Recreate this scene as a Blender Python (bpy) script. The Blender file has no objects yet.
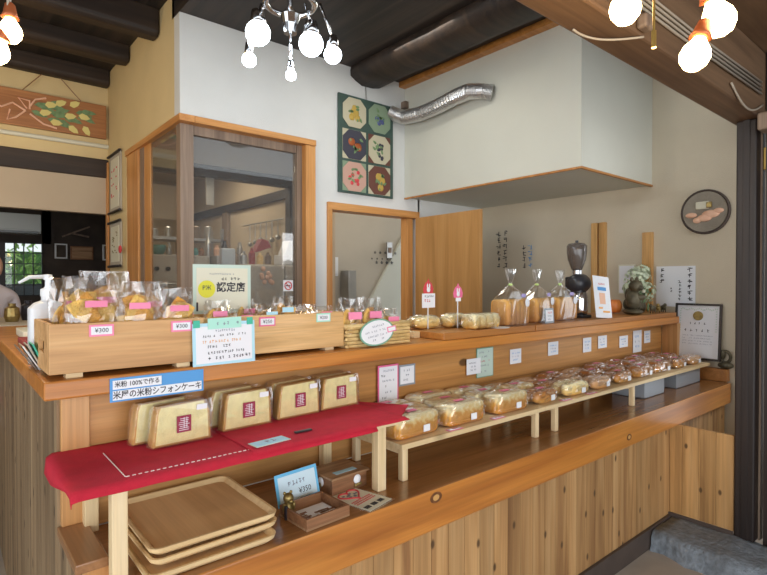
import bpy, bmesh, math, random
from mathutils import Vector, Matrix, noise as mnoise
random.seed(7)
PI = math.pi
R = math.radians
COL = bpy.context.scene.collection

# ------------------------------------------------------------------ camera
cd = bpy.data.cameras.new('camera')
cam = bpy.data.objects.new('camera', cd); COL.objects.link(cam)
cd.sensor_width = 36; cd.lens = 527 / 767 * 36; cd.clip_start = .02
yaw, pitch = R(50), R(.62)
fw = Vector((math.cos(yaw) * math.cos(pitch), math.sin(yaw) * math.cos(pitch), -math.sin(pitch)))
cam.location = (0, 0, 1.5)
cam.rotation_euler = fw.to_track_quat('-Z', 'Y').to_euler()
bpy.context.scene.camera = cam

# ------------------------------------------------------------------ world, lights, exposure
sc = bpy.context.scene
sc.view_settings.view_transform = 'Standard'; sc.view_settings.look = 'None'
sc.view_settings.gamma = 1; sc.view_settings.use_curve_mapping = False
sc.view_settings.exposure = 0.32
try:
    sc.cycles.use_denoising = True
    sc.cycles.max_bounces = 10; sc.cycles.transparent_max_bounces = 24
    sc.cycles.sample_clamp_indirect = 4; sc.cycles.caustics_reflective = False; sc.cycles.caustics_refractive = False
except Exception:
    pass
W = bpy.data.worlds.new('sky'); sc.world = W; W.use_nodes = True
W.node_tree.nodes['Background'].inputs[0].default_value = (.88, .94, 1, 1)
W.node_tree.nodes['Background'].inputs[1].default_value = 1.5


def light(name, kind, loc, power, color, size=.1, rot=None, size_y=None, spread=None):
    l = bpy.data.lights.new(name, kind); l.energy = power; l.color = color
    if kind == 'AREA':
        l.size = size
        if size_y: l.shape = 'RECTANGLE'; l.size_y = size_y
        if spread: l.spread = spread
    else:
        l.shadow_soft_size = size
    o = bpy.data.objects.new(name, l); o.location = loc
    if rot: o.rotation_euler = rot
    COL.objects.link(o); return o


light('daylight_shopfront', 'AREA', (-.2, -2.7, 1.5), 72, (.95, .97, 1), 4.6, (R(90), 0, 0), 2.2)
light('daylight_left_window', 'AREA', (-2.7, .9, 1.5), 26, (.95, .96, 1), 2.6, (R(90), 0, R(-90)), 1.8)
light('kitchen_ceiling_light', 'AREA', (2.1, 6.0, 2.95), 20, (1, .88, .70), .8, (0, 0, 0))
light('booth_front_fill', 'AREA', (2.0, 4.25, 2.5), 5, (1, .86, .66), .5, (0, 0, 0))  # small area light added to brighten the booth behind the glass
light('back_room_ceiling_light', 'AREA', (3.4, 4.05, 2.95), 6, (1, .93, .82), .5, (0, 0, 0))
light('hoodside_area_light', 'AREA', (2.6, 2.7, 3.24), 10, (1, .95, .86), .6, (0, 0, 0))  # area light under the ceiling beside the hood, no fixture modelled


# ------------------------------------------------------------------ materials
def nt(name):
    m = bpy.data.materials.new(name); m.use_nodes = True
    t = m.node_tree; b = t.nodes['Principled BSDF']
    return m, t, b


def N(t, kind, **kw):
    n = t.nodes.new(kind)
    for k, v in kw.items():
        if k.startswith('i_'):
            n.inputs[k[2:]].default_value = v
        else:
            setattr(n, k, v)
    return n


def plain(name, c, rough=.6, metal=0, spec=.5, bump=0, bscale=60, vary=0, vscale=8, trans=0, alpha=1, coat=0):
    m, t, b = nt(name); L = t.links
    b.inputs['Base Color'].default_value = (*c, 1); b.inputs['Roughness'].default_value = rough
    b.inputs['Metallic'].default_value = metal; b.inputs['Specular IOR Level'].default_value = spec
    b.inputs['Transmission Weight'].default_value = trans; b.inputs['Alpha'].default_value = alpha
    b.inputs['Coat Weight'].default_value = coat
    tc = N(t, 'ShaderNodeTexCoord')
    if vary:
        n = N(t, 'ShaderNodeTexNoise'); n.inputs['Scale'].default_value = vscale; n.inputs['Detail'].default_value = 5
        L.new(tc.outputs['Object'], n.inputs['Vector'])
        r = N(t, 'ShaderNodeValToRGB')
        r.color_ramp.elements[0].position = .3; r.color_ramp.elements[1].position = .7
        r.color_ramp.elements[0].color = (*[x * (1 - vary) for x in c], 1)
        r.color_ramp.elements[1].color = (*[min(1, x * (1 + vary)) for x in c], 1)
        L.new(n.outputs['Fac'], r.inputs['Fac']); L.new(r.outputs['Color'], b.inputs['Base Color'])
    if bump:
        n = N(t, 'ShaderNodeTexNoise'); n.inputs['Scale'].default_value = bscale; n.inputs['Detail'].default_value = 4
        L.new(tc.outputs['Object'], n.inputs['Vector'])
        bp = N(t, 'ShaderNodeBump'); bp.inputs['Strength'].default_value = bump; bp.inputs['Distance'].default_value = .01
        L.new(n.outputs['Fac'], bp.inputs['Height']); L.new(bp.outputs['Normal'], b.inputs['Normal'])
    return m


def wood(name, dark, mid, light_, axis='x', scale=1, plank=None, knots=0, rough=.45, fiber=.12, coat=0, pv=.18, kseed=0., kflat=None, kr_=.12):
    """procedural timber; axis = grain direction, plank = (axis, width) for per board tone"""
    m, t, b = nt(name); L = t.links
    tc = N(t, 'ShaderNodeTexCoord')
    vec = tc.outputs['Object']
    oi = N(t, 'ShaderNodeObjectInfo')
    mul = N(t, 'ShaderNodeMath', operation='MULTIPLY'); L.new(oi.outputs['Random'], mul.inputs[0]); mul.inputs[1].default_value = 7
    add = N(t, 'ShaderNodeVectorMath', operation='ADD'); L.new(vec, add.inputs[0]); L.new(mul.outputs[0], add.inputs[1]); base = add.outputs[0]
    pn = None
    if plank:
        sp = N(t, 'ShaderNodeSeparateXYZ'); L.new(vec, sp.inputs[0])
        dv = N(t, 'ShaderNodeMath', operation='DIVIDE'); L.new(sp.outputs['XYZ'.index(plank[0].upper())], dv.inputs[0]); dv.inputs[1].default_value = plank[1]
        fl = N(t, 'ShaderNodeMath', operation='FLOOR'); L.new(dv.outputs[0], fl.inputs[0])
        pn = N(t, 'ShaderNodeTexWhiteNoise', noise_dimensions='1D'); L.new(fl.outputs[0], pn.inputs['W'])
        m2 = N(t, 'ShaderNodeMath', operation='MULTIPLY'); L.new(pn.outputs['Value'], m2.inputs[0]); m2.inputs[1].default_value = 20
        a2 = N(t, 'ShaderNodeVectorMath', operation='ADD'); L.new(base, a2.inputs[0]); L.new(m2.outputs[0], a2.inputs[1]); base = a2.outputs[0]
    i = 'xyz'.index(axis)
    def mapped(al, ac):
        s = [ac * scale] * 3; s[i] = al * scale
        mp = N(t, 'ShaderNodeMapping'); mp.inputs['Scale'].default_value = s; L.new(base, mp.inputs['Vector']); return mp.outputs[0]
    n1 = N(t, 'ShaderNodeTexNoise'); n1.inputs['Scale'].default_value = 1; n1.inputs['Detail'].default_value = 4; n1.inputs['Distortion'].default_value = .9
    L.new(mapped(1.0, 13), n1.inputs['Vector'])
    r = N(t, 'ShaderNodeValToRGB'); e = r.color_ramp.elements
    e[0].position = .30; e[0].color = (*dark, 1); e[1].position = .72; e[1].color = (*light_, 1)
    x = e.new(.5); x.color = (*mid, 1)
    L.new(n1.outputs['Fac'], r.inputs['Fac'])
    n2 = N(t, 'ShaderNodeTexNoise'); n2.inputs['Scale'].default_value = 1; n2.inputs['Detail'].default_value = 3
    L.new(mapped(3, 110), n2.inputs['Vector'])
    mr = N(t, 'ShaderNodeMapRange'); L.new(n2.outputs['Fac'], mr.inputs[0]); mr.inputs[1].default_value = .3; mr.inputs[2].default_value = .7
    mr.inputs[3].default_value = 1 - fiber; mr.inputs[4].default_value = 1 + fiber
    col = r.outputs['Color']
    vm = N(t, 'ShaderNodeVectorMath', operation='SCALE'); L.new(col, vm.inputs[0]); L.new(mr.outputs[0], vm.inputs['Scale']); col = vm.outputs[0]
    if pn:
        m3 = N(t, 'ShaderNodeMapRange'); L.new(pn.outputs['Value'], m3.inputs[0]); m3.inputs[3].default_value = 1 - pv; m3.inputs[4].default_value = 1 + pv
        v3 = N(t, 'ShaderNodeVectorMath', operation='SCALE'); L.new(col, v3.inputs[0]); L.new(m3.outputs[0], v3.inputs['Scale']); col = v3.outputs[0]
    if knots:
        vo = N(t, 'ShaderNodeTexVoronoi'); vo.inputs['Scale'].default_value = 1
        s = [knots] * 3; s[i] = knots * .55
        if kflat: s['xyz'.index(kflat)] = 0
        mp = N(t, 'ShaderNodeMapping'); mp.inputs['Scale'].default_value = s; mp.inputs['Location'].default_value = (kseed, kseed * 2, kseed)
        L.new(vec, mp.inputs['Vector']); L.new(mp.outputs[0], vo.inputs['Vector'])
        if kflat:
            vo.voronoi_dimensions = '2D'; k1 = N(t, 'ShaderNodeSeparateXYZ'); k2 = N(t, 'ShaderNodeCombineXYZ'); L.new(mp.outputs[0], k1.inputs[0])
            L.new(k1.outputs[0 if kflat == 'y' else 1], k2.inputs[0]); L.new(k1.outputs[2], k2.inputs[1]); L.new(k2.outputs[0], vo.inputs['Vector'])
        kr = N(t, 'ShaderNodeMapRange', interpolation_type='SMOOTHSTEP'); L.new(vo.outputs['Distance'], kr.inputs[0])
        kr.inputs[1].default_value = .03; kr.inputs[2].default_value = kr_; kr.inputs[3].default_value = .9; kr.inputs[4].default_value = 0
        mx = N(t, 'ShaderNodeMix', data_type='RGBA'); L.new(kr.outputs[0], mx.inputs[0]); L.new(col, mx.inputs[6]); mx.inputs[7].default_value = (*[c * .28 for c in dark], 1)
        col = mx.outputs[2]
    L.new(col, b.inputs['Base Color'])
    b.inputs['Roughness'].default_value = rough; b.inputs['Coat Weight'].default_value = coat; b.inputs['Coat Roughness'].default_value = .18
    bp = N(t, 'ShaderNodeBump'); bp.inputs['Strength'].default_value = .12; bp.inputs['Distance'].default_value = .004
    L.new(n2.outputs['Fac'], bp.inputs['Height']); L.new(bp.outputs['Normal'], b.inputs['Normal'])
    return m


def emit(name, c, s):
    m, t, b = nt(name)
    b.inputs['Base Color'].default_value = (*c, 1); b.inputs['Emission Color'].default_value = (*c, 1); b.inputs['Emission Strength'].default_value = s
    return m


def film(name, gloss=.2, white=.05, rough=.12, tint=(1, 1, 1)):
    """clear wrapping film / thin glass"""
    m = bpy.data.materials.new(name); m.use_nodes = True; t = m.node_tree; L = t.links
    t.nodes.clear()
    out = N(t, 'ShaderNodeOutputMaterial'); tr = N(t, 'ShaderNodeBsdfTransparent'); tr.inputs[0].default_value = (*tint, 1)
    gl = N(t, 'ShaderNodeBsdfGlossy'); gl.inputs['Roughness'].default_value = rough; gl.inputs[0].default_value = (1, 1, 1, 1)
    df = N(t, 'ShaderNodeBsdfDiffuse'); df.inputs[0].default_value = (.9, .92, .95, 1)
    lw = N(t, 'ShaderNodeLayerWeight'); lw.inputs['Blend'].default_value = .35
    mr = N(t, 'ShaderNodeMapRange'); L.new(lw.outputs['Facing'], mr.inputs[0]); mr.inputs[3].default_value = gloss * .35; mr.inputs[4].default_value = min(1, gloss * 2.2)
    m1 = N(t, 'ShaderNodeMixShader'); L.new(mr.outputs[0], m1.inputs[0]); L.new(tr.outputs[0], m1.inputs[1]); L.new(gl.outputs[0], m1.inputs[2])
    m2 = N(t, 'ShaderNodeMixShader'); m2.inputs[0].default_value = white; L.new(m1.outputs[0], m2.inputs[1]); L.new(df.outputs[0], m2.inputs[2])
    L.new(m2.outputs[0], out.inputs[0])
    return m


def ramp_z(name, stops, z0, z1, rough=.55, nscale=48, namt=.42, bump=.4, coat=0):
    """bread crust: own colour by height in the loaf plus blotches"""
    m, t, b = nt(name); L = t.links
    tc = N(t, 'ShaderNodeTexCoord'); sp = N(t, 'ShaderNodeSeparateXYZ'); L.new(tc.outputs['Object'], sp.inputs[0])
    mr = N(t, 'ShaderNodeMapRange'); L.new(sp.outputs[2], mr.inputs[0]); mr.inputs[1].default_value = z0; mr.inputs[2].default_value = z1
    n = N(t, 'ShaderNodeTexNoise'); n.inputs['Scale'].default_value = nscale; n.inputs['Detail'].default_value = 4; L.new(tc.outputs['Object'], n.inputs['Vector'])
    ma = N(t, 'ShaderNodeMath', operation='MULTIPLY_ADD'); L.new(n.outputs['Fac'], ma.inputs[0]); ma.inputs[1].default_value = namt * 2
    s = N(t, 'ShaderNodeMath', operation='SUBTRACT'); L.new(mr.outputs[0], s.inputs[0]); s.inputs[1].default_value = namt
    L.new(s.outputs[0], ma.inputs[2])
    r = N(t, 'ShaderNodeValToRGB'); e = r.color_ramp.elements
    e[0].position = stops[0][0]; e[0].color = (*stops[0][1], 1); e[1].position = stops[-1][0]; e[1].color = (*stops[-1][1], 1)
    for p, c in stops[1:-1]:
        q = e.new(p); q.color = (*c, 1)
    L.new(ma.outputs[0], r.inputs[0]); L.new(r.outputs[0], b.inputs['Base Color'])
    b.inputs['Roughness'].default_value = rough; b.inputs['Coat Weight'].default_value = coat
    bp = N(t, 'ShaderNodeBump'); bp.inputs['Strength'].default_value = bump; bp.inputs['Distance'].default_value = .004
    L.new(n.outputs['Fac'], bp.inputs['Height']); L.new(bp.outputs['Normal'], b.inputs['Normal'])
    return m


M = {}
M['slab'] = wood('varnished_cedar_slab', (.36, .12, .022), (.52, .20, .038), (.62, .265, .055), 'x', .7, rough=.34, coat=.15)
M['slabtop'] = wood('brown_slab_top', (.23, .10, .032), (.31, .14, .047), (.38, .18, .065), 'x', .6, rough=.26, coat=.4)  # top face in a darker brown than the front face
M['knot'] = plain('timber_knot', (.16, .06, .02), .4, vary=.5, vscale=60)
M['upslab'] = wood('varnished_fir_board', (.40, .14, .025), (.52, .20, .035), (.60, .255, .052), 'x', .8, rough=.38, coat=.12)
M['plank'] = wood('shelf_plank_timber', (.34, .13, .03), (.44, .18, .04), (.54, .24, .06), 'x', 1, rough=.42, coat=.1)
M['backboard'] = wood('horizontal_fir_boards', (.36, .16, .045), (.50, .24, .07), (.58, .30, .10), 'x', .8, plank=('z', .2), knots=2.2, rough=.42, kseed=1.1, pv=.1, kflat='y', kr_=.05)
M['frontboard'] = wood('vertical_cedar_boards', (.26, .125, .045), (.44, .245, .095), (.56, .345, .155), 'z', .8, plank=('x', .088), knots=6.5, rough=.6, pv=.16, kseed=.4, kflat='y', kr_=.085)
M['shadeboard'] = wood('vertical_cedar_boards_shaded', (.14, .09, .045), (.24, .16, .085), (.32, .23, .13), 'z', .8, plank=('y', .088), knots=5.5, rough=.65, pv=.2, kseed=2.2, kflat='x', kr_=.075)  # same boards as the front, shade of the left side put into the colour
M['endboard'] = wood('upright_end_board', (.42, .20, .07), (.54, .28, .10), (.60, .34, .14), 'z', .9, rough=.4)
M['capwood'] = wood('cap_timber', (.24, .11, .045), (.34, .17, .07), (.42, .22, .10), 'y', .9, rough=.35, coat=.2)
M['pine'] = wood('pale_pine', (.60, .43, .22), (.72, .55, .31), (.80, .64, .40), 'x', 1, knots=3.5, rough=.55, fiber=.06)
M['pineleg'] = wood('pale_pine_leg', (.62, .46, .24), (.74, .57, .33), (.82, .66, .42), 'z', 1.2, rough=.55, fiber=.08)
M['cedarbox'] = wood('cedar_crate_board', (.38, .19, .07), (.60, .34, .14), (.72, .46, .22), 'x', 1.2, rough=.55, fiber=.08)
M['oakbox'] = wood('oak_crate_board', (.58, .34, .13), (.70, .44, .19), (.78, .52, .26), 'x', 2.0, rough=.5, fiber=.1)
M['tray'] = wood('beech_tray', (.62, .39, .19), (.68, .44, .22), (.74, .50, .26), 'y', 1.3, rough=.5, fiber=.05)
M['traysides'] = wood('beech_tray_rim', (.66, .46, .23), (.76, .56, .30), (.82, .64, .37), 'x', 1.6, rough=.45, fiber=.06)
M['walnut'] = wood('brown_box_wood', (.16, .07, .03), (.26, .12, .055), (.34, .17, .08), 'x', 2.5, rough=.45)
M['walnut2'] = wood('brown_lid_wood', (.26, .14, .07), (.38, .22, .11), (.46, .28, .15), 'x', 2.5, rough=.45)
M['frame'] = wood('orange_window_timber', (.46, .19, .05), (.58, .27, .08), (.66, .33, .11), 'z', 1, rough=.4)
M['frameh'] = wood('orange_lintel_timber', (.46, .19, .05), (.58, .27, .08), (.66, .33, .11), 'x', 1, rough=.4)
M['door'] = wood('plywood_door', (.40, .20, .06), (.50, .26, .085), (.57, .31, .11), 'z', .7, rough=.42, fiber=.06)
M['greywood'] = wood('weathered_frame_timber', (.16, .11, .08), (.24, .17, .12), (.30, .22, .16), 'z', 1, rough=.6)
M['darkbeam'] = wood('dark_stained_beam', (.012, .008, .006), (.028, .017, .011), (.05, .03, .018), 'x', .8, rough=.6)
M['darkceil'] = wood('dark_ceiling_boards', (.012, .010, .009), (.024, .018, .015), (.045, .032, .025), 'y', .7, plank=('x', .16), rough=.55, pv=.35)
M['bigbeam'] = wood('brown_main_beam', (.09, .048, .024), (.15, .085, .045), (.22, .13, .07), 'x', .7, rough=.6)
M['post'] = wood('dark_post_timber', (.010, .006, .005), (.018, .011, .009), (.032, .02, .015), 'z', 1, rough=.45)
M['batten'] = wood('yellow_batten', (.52, .28, .09), (.62, .35, .12), (.70, .42, .16), 'z', 1.4, rough=.5)
M['signwood'] = wood('carved_sign_board', (.30, .12, .04), (.40, .17, .06), (.48, .22, .08), 'x', 1, rough=.45)
M['white'] = plain('white_plaster', (.68, .69, .67), .9, bump=.25, bscale=180, vary=.04, vscale=3)
M['cream'] = plain('cream_plaster', (.62, .55, .42), .9, bump=.3, bscale=160, vary=.05, vscale=2.5)
M['lamplitwall'] = plain('cream_plaster_lamplit', (.70, .55, .29), .9, bump=.25, bscale=160, vary=.05, vscale=2.5)  # cream plaster with the warm bulb light tinted into its colour
M['hood'] = plain('painted_hood_board', (.60, .60, .52), .7, bump=.05, bscale=40, vary=.03, vscale=2)
M['tan'] = plain('tan_plaster', (.52, .42, .30), .9, vary=.06, vscale=2)
M['greywall'] = plain('greyish_plaster', (.48, .43, .35), .9, vary=.05, vscale=3)
M['floor'] = plain('concrete_floor', (.42, .37, .31), .75, bump=.15, bscale=40, vary=.10, vscale=6)
M['stone'] = plain('blue_grey_stone', (.20, .235, .27), .8, bump=1, bscale=45, vary=.3, vscale=30)
M['skirt'] = plain('dark_grey_brown_paint', (.075, .055, .045), .6, vary=.15, vscale=9)
M['farwall'] = plain('dark_brown_panelling', (.05, .035, .025), .7, vary=.3, vscale=4)
M['red'] = plain('crimson_cloth', (.58, .012, .038), .85, bump=.5, bscale=420, vary=.08, vscale=30)
M['thread'] = plain('white_thread', (.85, .82, .78), .8)
M['paper'] = plain('white_paper', (.82, .84, .88), .7)
M['cardblue'] = plain('sky_blue_card', (.16, .52, .80), .55)
M['signblue'] = plain('bright_blue_card', (.08, .32, .68), .5)
M['lightblue'] = plain('pale_blue_card', (.45, .74, .86), .5)
M['paleblue'] = plain('very_pale_blue_paper', (.66, .82, .90), .5)
M['mint'] = plain('mint_card', (.42, .78, .66), .6)
M['greentape'] = plain('green_tape', (.05, .48, .33), .5)
M['pinkcard'] = plain('pink_card', (.80, .16, .32), .5)
M['crimsoncard'] = plain('crimson_card', (.55, .03, .12), .5)
M['pink'] = plain('pink_label', (.88, .25, .42), .5)
M['greencard'] = plain('green_card', (.20, .42, .30), .6)
M['ink'] = plain('black_ink', (.03, .03, .04), .6)
M['greyink'] = plain('grey_ink', (.25, .27, .34), .6)
M['redink'] = plain('red_ink', (.62, .06, .07), .6)
M['orange'] = plain('orange_ink', (.85, .42, .10), .6)
M['peach'] = plain('peach_print', (.85, .52, .36), .6)
M['yellow'] = plain('lime_yellow_print', (.72, .68, .03), .5)
M['ivory'] = plain('ivory_paper', (.72, .70, .56), .6)
M['sage'] = plain('pale_sage_card', (.55, .68, .60), .5)
M['maroon'] = plain('maroon_label', (.30, .02, .06), .5)
M['film'] = film('clear_cellophane', .22, .015, .10)
M['film2'] = film('crinkled_cellophane', .26, .012, .07)
M['film3'] = film('glossy_bread_bag', .30, .012, .06)
M['glass'] = film('window_glass', .09, .035, .02, (.80, .81, .80))
M['plastic'] = film('laminate_sleeve', .12, .03, .1)
M['crumb'] = plain('chiffon_crumb', (.90, .79, .38), .8, bump=.35, bscale=160, vary=.10, vscale=40)
M['crust'] = plain('golden_brown_crust', (.60, .33, .09), .7, bump=.4, bscale=90, vary=.2, vscale=30)
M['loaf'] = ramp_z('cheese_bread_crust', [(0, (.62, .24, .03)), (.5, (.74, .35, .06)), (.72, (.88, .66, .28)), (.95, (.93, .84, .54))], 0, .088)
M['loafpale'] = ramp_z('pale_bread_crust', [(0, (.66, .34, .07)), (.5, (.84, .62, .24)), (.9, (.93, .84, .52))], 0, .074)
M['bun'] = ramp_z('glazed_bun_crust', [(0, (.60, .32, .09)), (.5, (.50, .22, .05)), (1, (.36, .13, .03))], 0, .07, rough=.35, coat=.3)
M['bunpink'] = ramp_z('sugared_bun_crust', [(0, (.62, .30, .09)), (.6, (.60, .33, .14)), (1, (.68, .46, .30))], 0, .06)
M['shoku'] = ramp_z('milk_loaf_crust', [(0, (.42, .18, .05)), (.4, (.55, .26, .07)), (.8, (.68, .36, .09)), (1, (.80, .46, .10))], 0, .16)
M['rusk'] = plain('toasted_rusk', (.74, .36, .06), .7, bump=.8, bscale=120, vary=.28, vscale=45)
M['rusk2'] = plain('sugared_rusk', (.80, .50, .13), .75, bump=.8, bscale=120, vary=.2, vscale=45)
M['cookie'] = plain('baked_cookie', (.55, .30, .11), .7, bump=.5, bscale=120, vary=.3, vscale=40)
M['metal'] = plain('brushed_metal', (.62, .62, .62), .25, 1)
M['duct'] = plain('aluminium_flex_duct', (.66, .66, .66), .30, .9)
M['chrome'] = plain('chrome', (.75, .76, .78), .12, 1)
M['black'] = plain('black_plastic', (.02, .02, .025), .35)
M['hopper'] = plain('smoky_hopper_plastic', (.10, .08, .07), .12, alpha=.82, coat=.5)
M['whiteplastic'] = plain('white_plastic', (.78, .80, .82), .3)
M['greyplastic'] = plain('grey_translucent_plastic', (.36, .40, .44), .25, alpha=.85)
M['bronze'] = plain('mossy_bronze', (.10, .085, .05), .5, .3, bump=.6, bscale=70, vary=.4, vscale=30)
M['gold'] = plain('antique_gold', (.30, .22, .08), .4, .8, vary=.3, vscale=40)
M['lily'] = plain('painted_pale_lily', (.72, .62, .22), .6)
M['tpink'] = plain('faded_pink_tile', (.55, .33, .26), .6)
M['tivory'] = plain('faded_ivory_tile', (.52, .48, .34), .6)
M['tmaroon'] = plain('faded_maroon_tile', (.14, .05, .035), .6)
M['tsage'] = plain('faded_sage_tile', (.22, .30, .20), .6)
M['tgold'] = plain('faded_gold_paint', (.50, .34, .07), .6)
M['tblue'] = plain('faded_blue_paint', (.07, .09, .22), .6)
M['petal'] = plain('dried_pale_green_petals', (.62, .70, .52), .8, vary=.15, vscale=60)
M['leafgreen'] = plain('dull_green_leaf', (.16, .26, .12), .7, vary=.25, vscale=30)
M['pumpkin'] = plain('orange_pumpkin_glaze', (.65, .20, .04), .4)
M['plaque'] = plain('dark_teal_board', (.045, .085, .07), .55, vary=.15, vscale=12)
M['brass'] = plain('brass_cap', (.62, .42, .12), .3, 1)
M['cord'] = plain('pale_cord', (.42, .36, .28), .6)
M['socket'] = plain('copper_red_socket', (.45, .12, .04), .4, .4)
M['bulbwarm'] = emit('warm_bulb_glow', (1, .72, .34), 14)
M['bulbcool'] = emit('cool_led_glow', (.80, .92, 1), 16)
M['acwhite'] = plain('air_conditioner_plastic', (.75, .80, .80), .4)
M['skin'] = plain('skin', (.66, .42, .30), .5)
M['shirt'] = plain('pale_lilac_shirt', (.66, .62, .66), .85, bump=.2, bscale=90)
M['hair'] = plain('black_hair', (.02, .015, .012), .5)
M['foliage'] = plain('sunlit_garden_leaves', (.36, .62, .14), .7, vary=.4, vscale=18)
M['trousers'] = plain('dark_trousers', (.05, .05, .07), .8)
M['steel'] = plain('stainless_steel', (.45, .44, .42), .35, .8, vary=.1, vscale=6)
M['fridge'] = plain('beige_fridge_door', (.50, .45, .38), .5)
M['teal'] = plain('teal_bowl', (.12, .30, .27), .4)
M['redbox'] = plain('dull_red_box', (.30, .05, .05), .6)
M['wicker'] = wood('woven_straw', (.55, .36, .13), (.68, .48, .20), (.78, .58, .28), 'x', 4, rough=.7)
M['purple'] = plain('lilac_sticker', (.42, .36, .66), .5)
M['lime'] = plain('lime_tie', (.55, .75, .25), .5)


# ------------------------------------------------------------------ geometry helpers
class MB:
    def __init__(s):
        s.bm = bmesh.new(); s.mi = 0

    def face(s, vs):
        try:
            f = s.bm.faces.new(vs); f.material_index = s.mi; return f
        except ValueError:
            return None

    def hexa(s, P):
        v = [s.bm.verts.new(p) for p in P]
        for q in ((0, 3, 2, 1), (4, 5, 6, 7), (0, 1, 5, 4), (1, 2, 6, 5), (2, 3, 7, 6), (3, 0, 4, 7)): s.face([v[i] for i in q])
        return s

    def box(s, x0, x1, y0, y1, z0, z1, M4=None):
        P = [Vector(p) for p in ((x0, y0, z0), (x1, y0, z0), (x1, y1, z0), (x0, y1, z0), (x0, y0, z1), (x1, y0, z1), (x1, y1, z1), (x0, y1, z1))]
        if M4 is not None: P = [M4 @ p for p in P]
        return s.hexa(P)

    def prism(s, poly, a0, a1, axis='y', M4=None):
        """poly of 2D points; extruded along axis. axis y: (x,z); x: (y,z); z: (x,y)"""
        def mk(p, a):
            v = Vector({'y': (p[0], a, p[1]), 'x': (a, p[0], p[1]), 'z': (p[0], p[1], a)}[axis])
            return M4 @ v if M4 is not None else v
        A = [s.bm.verts.new(mk(p, a0)) for p in poly]; B = [s.bm.verts.new(mk(p, a1)) for p in poly]
        s.face(A[::-1]); s.face(B)
        n = len(poly)
        for i in range(n): s.face([A[i], A[(i + 1) % n], B[(i + 1) % n], B[i]])
        return s

    def rings(s, rs, cap=True, close=True):
        V = [[s.bm.verts.new(p) for p in r] for r in rs]; n = len(V[0])
        for a, b in zip(V, V[1:]):
            for i in range(n if close else n - 1):
                s.face([a[i], a[(i + 1) % n], b[(i + 1) % n], b[i]])
        if cap and close: s.face(V[0][::-1]); s.face(V[-1])
        return s

    def lathe(s, prof, c=(0, 0, 0), n=20, M4=None):
        rs = []
        for r, z in prof:
            ring = [Vector((c[0] + r * math.cos(2 * PI * k / n), c[1] + r * math.sin(2 * PI * k / n), c[2] + z)) for k in range(n)]
            if M4 is not None: ring = [M4 @ p for p in ring]
            rs.append(ring)
        return s.rings(rs)

    def tube(s, pts, r, n=8):
        pts = [Vector(p) for p in pts]; rs = []
        up = Vector((0, 0, 1))
        for i, p in enumerate(pts):
            d = (pts[min(i + 1, len(pts) - 1)] - pts[max(i - 1, 0)]).normalized()
            a = d.cross(up)
            if a.length < .05: a = d.cross(Vector((1, 0, 0)))
            a.normalize(); b = a.cross(d)
            rr = r[i] if isinstance(r, (list, tuple)) else r
            rs.append([p + a * rr * math.cos(2 * PI * k / n) + b * rr * math.sin(2 * PI * k / n) for k in range(n)])
        return s.rings(rs)

    def blob(s, c, a, b, h, e=1.0, nu=20, nv=12, jit=0, M4=None, seed=0):
        """superellipsoid; e<1 boxier"""
        rnd = random.Random(seed)
        def f(x, q): return math.copysign(abs(x) ** q, x)
        rs = []
        for j in range(1, nv):
            ph = -PI / 2 + PI * j / nv; ring = []
            for i in range(nu):
                th = 2 * PI * i / nu
                k = 1 + rnd.uniform(-jit, jit)
                p = Vector((c[0] + a * k * f(math.cos(ph), e) * f(math.cos(th), e), c[1] + b * k * f(math.cos(ph), e) * f(math.sin(th), e), c[2] + h * k * f(math.sin(ph), e)))
                if M4 is not None: p = M4 @ p
                ring.append(p)
            rs.append(ring)
        return s.rings(rs)

    def disc(s, c, r, axis='y', n=24, M4=None):
        P = []
        for k in range(n):
            a = 2 * PI * k / n; u, v = r * math.cos(a), r * math.sin(a)
            p = Vector({'y': (c[0] + u, c[1], c[2] + v), 'x': (c[0], c[1] + u, c[2] + v), 'z': (c[0] + u, c[1] + v, c[2])}[axis])
            P.append(s.bm.verts.new(M4 @ p if M4 is not None else p))
        s.face(P); return s

    def build(s, name, mats, parent=None, smooth=False, bevel=0, loc=None, seg=2):
        bmesh.ops.recalc_face_normals(s.bm, faces=s.bm.faces[:])
        me = bpy.data.meshes.new(name); s.bm.to_mesh(me); s.bm.free()
        if not isinstance(mats, (list, tuple)): mats = [mats]
        for m in mats: me.materials.append(M[m] if isinstance(m, str) else m)
        if smooth:
            for p in me.polygons: p.use_smooth = True
        o = bpy.data.objects.new(name, me); COL.objects.link(o)
        if parent: o.parent = parent
        if loc: o.location = loc
        if bevel:
            md = o.modifiers.new('bevel', 'BEVEL'); md.width = bevel; md.segments = seg; md.limit_method = 'ANGLE'; md.angle_limit = R(40)
        return o


def tag(o, label, cat, group=None, kind=None):
    o['label'] = label; o['category'] = cat
    if group: o['group'] = group
    if kind: o['kind'] = kind
    return o


def thing(name, label, cat, loc=(0, 0, 0), rz=0, group=None, rot=None):
    o = bpy.data.objects.new(name, None); COL.objects.link(o); o.empty_display_size = .05
    o.location = loc; o.rotation_euler = rot or (0, 0, rz)
    return tag(o, label, cat, group)


def struct(o):
    o['kind'] = 'structure'; return o


def copy_tree(o, parent=None):
    c = o.copy(); COL.objects.link(c)
    if parent: c.parent = parent
    for ch in list(o.children): copy_tree(ch, c)
    return c


def ordinal(i):
    return ['first', 'second', 'third', 'fourth', 'fifth', 'sixth', 'seventh', 'eighth', 'ninth', 'tenth', 'eleventh', 'twelfth'][i]


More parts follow.
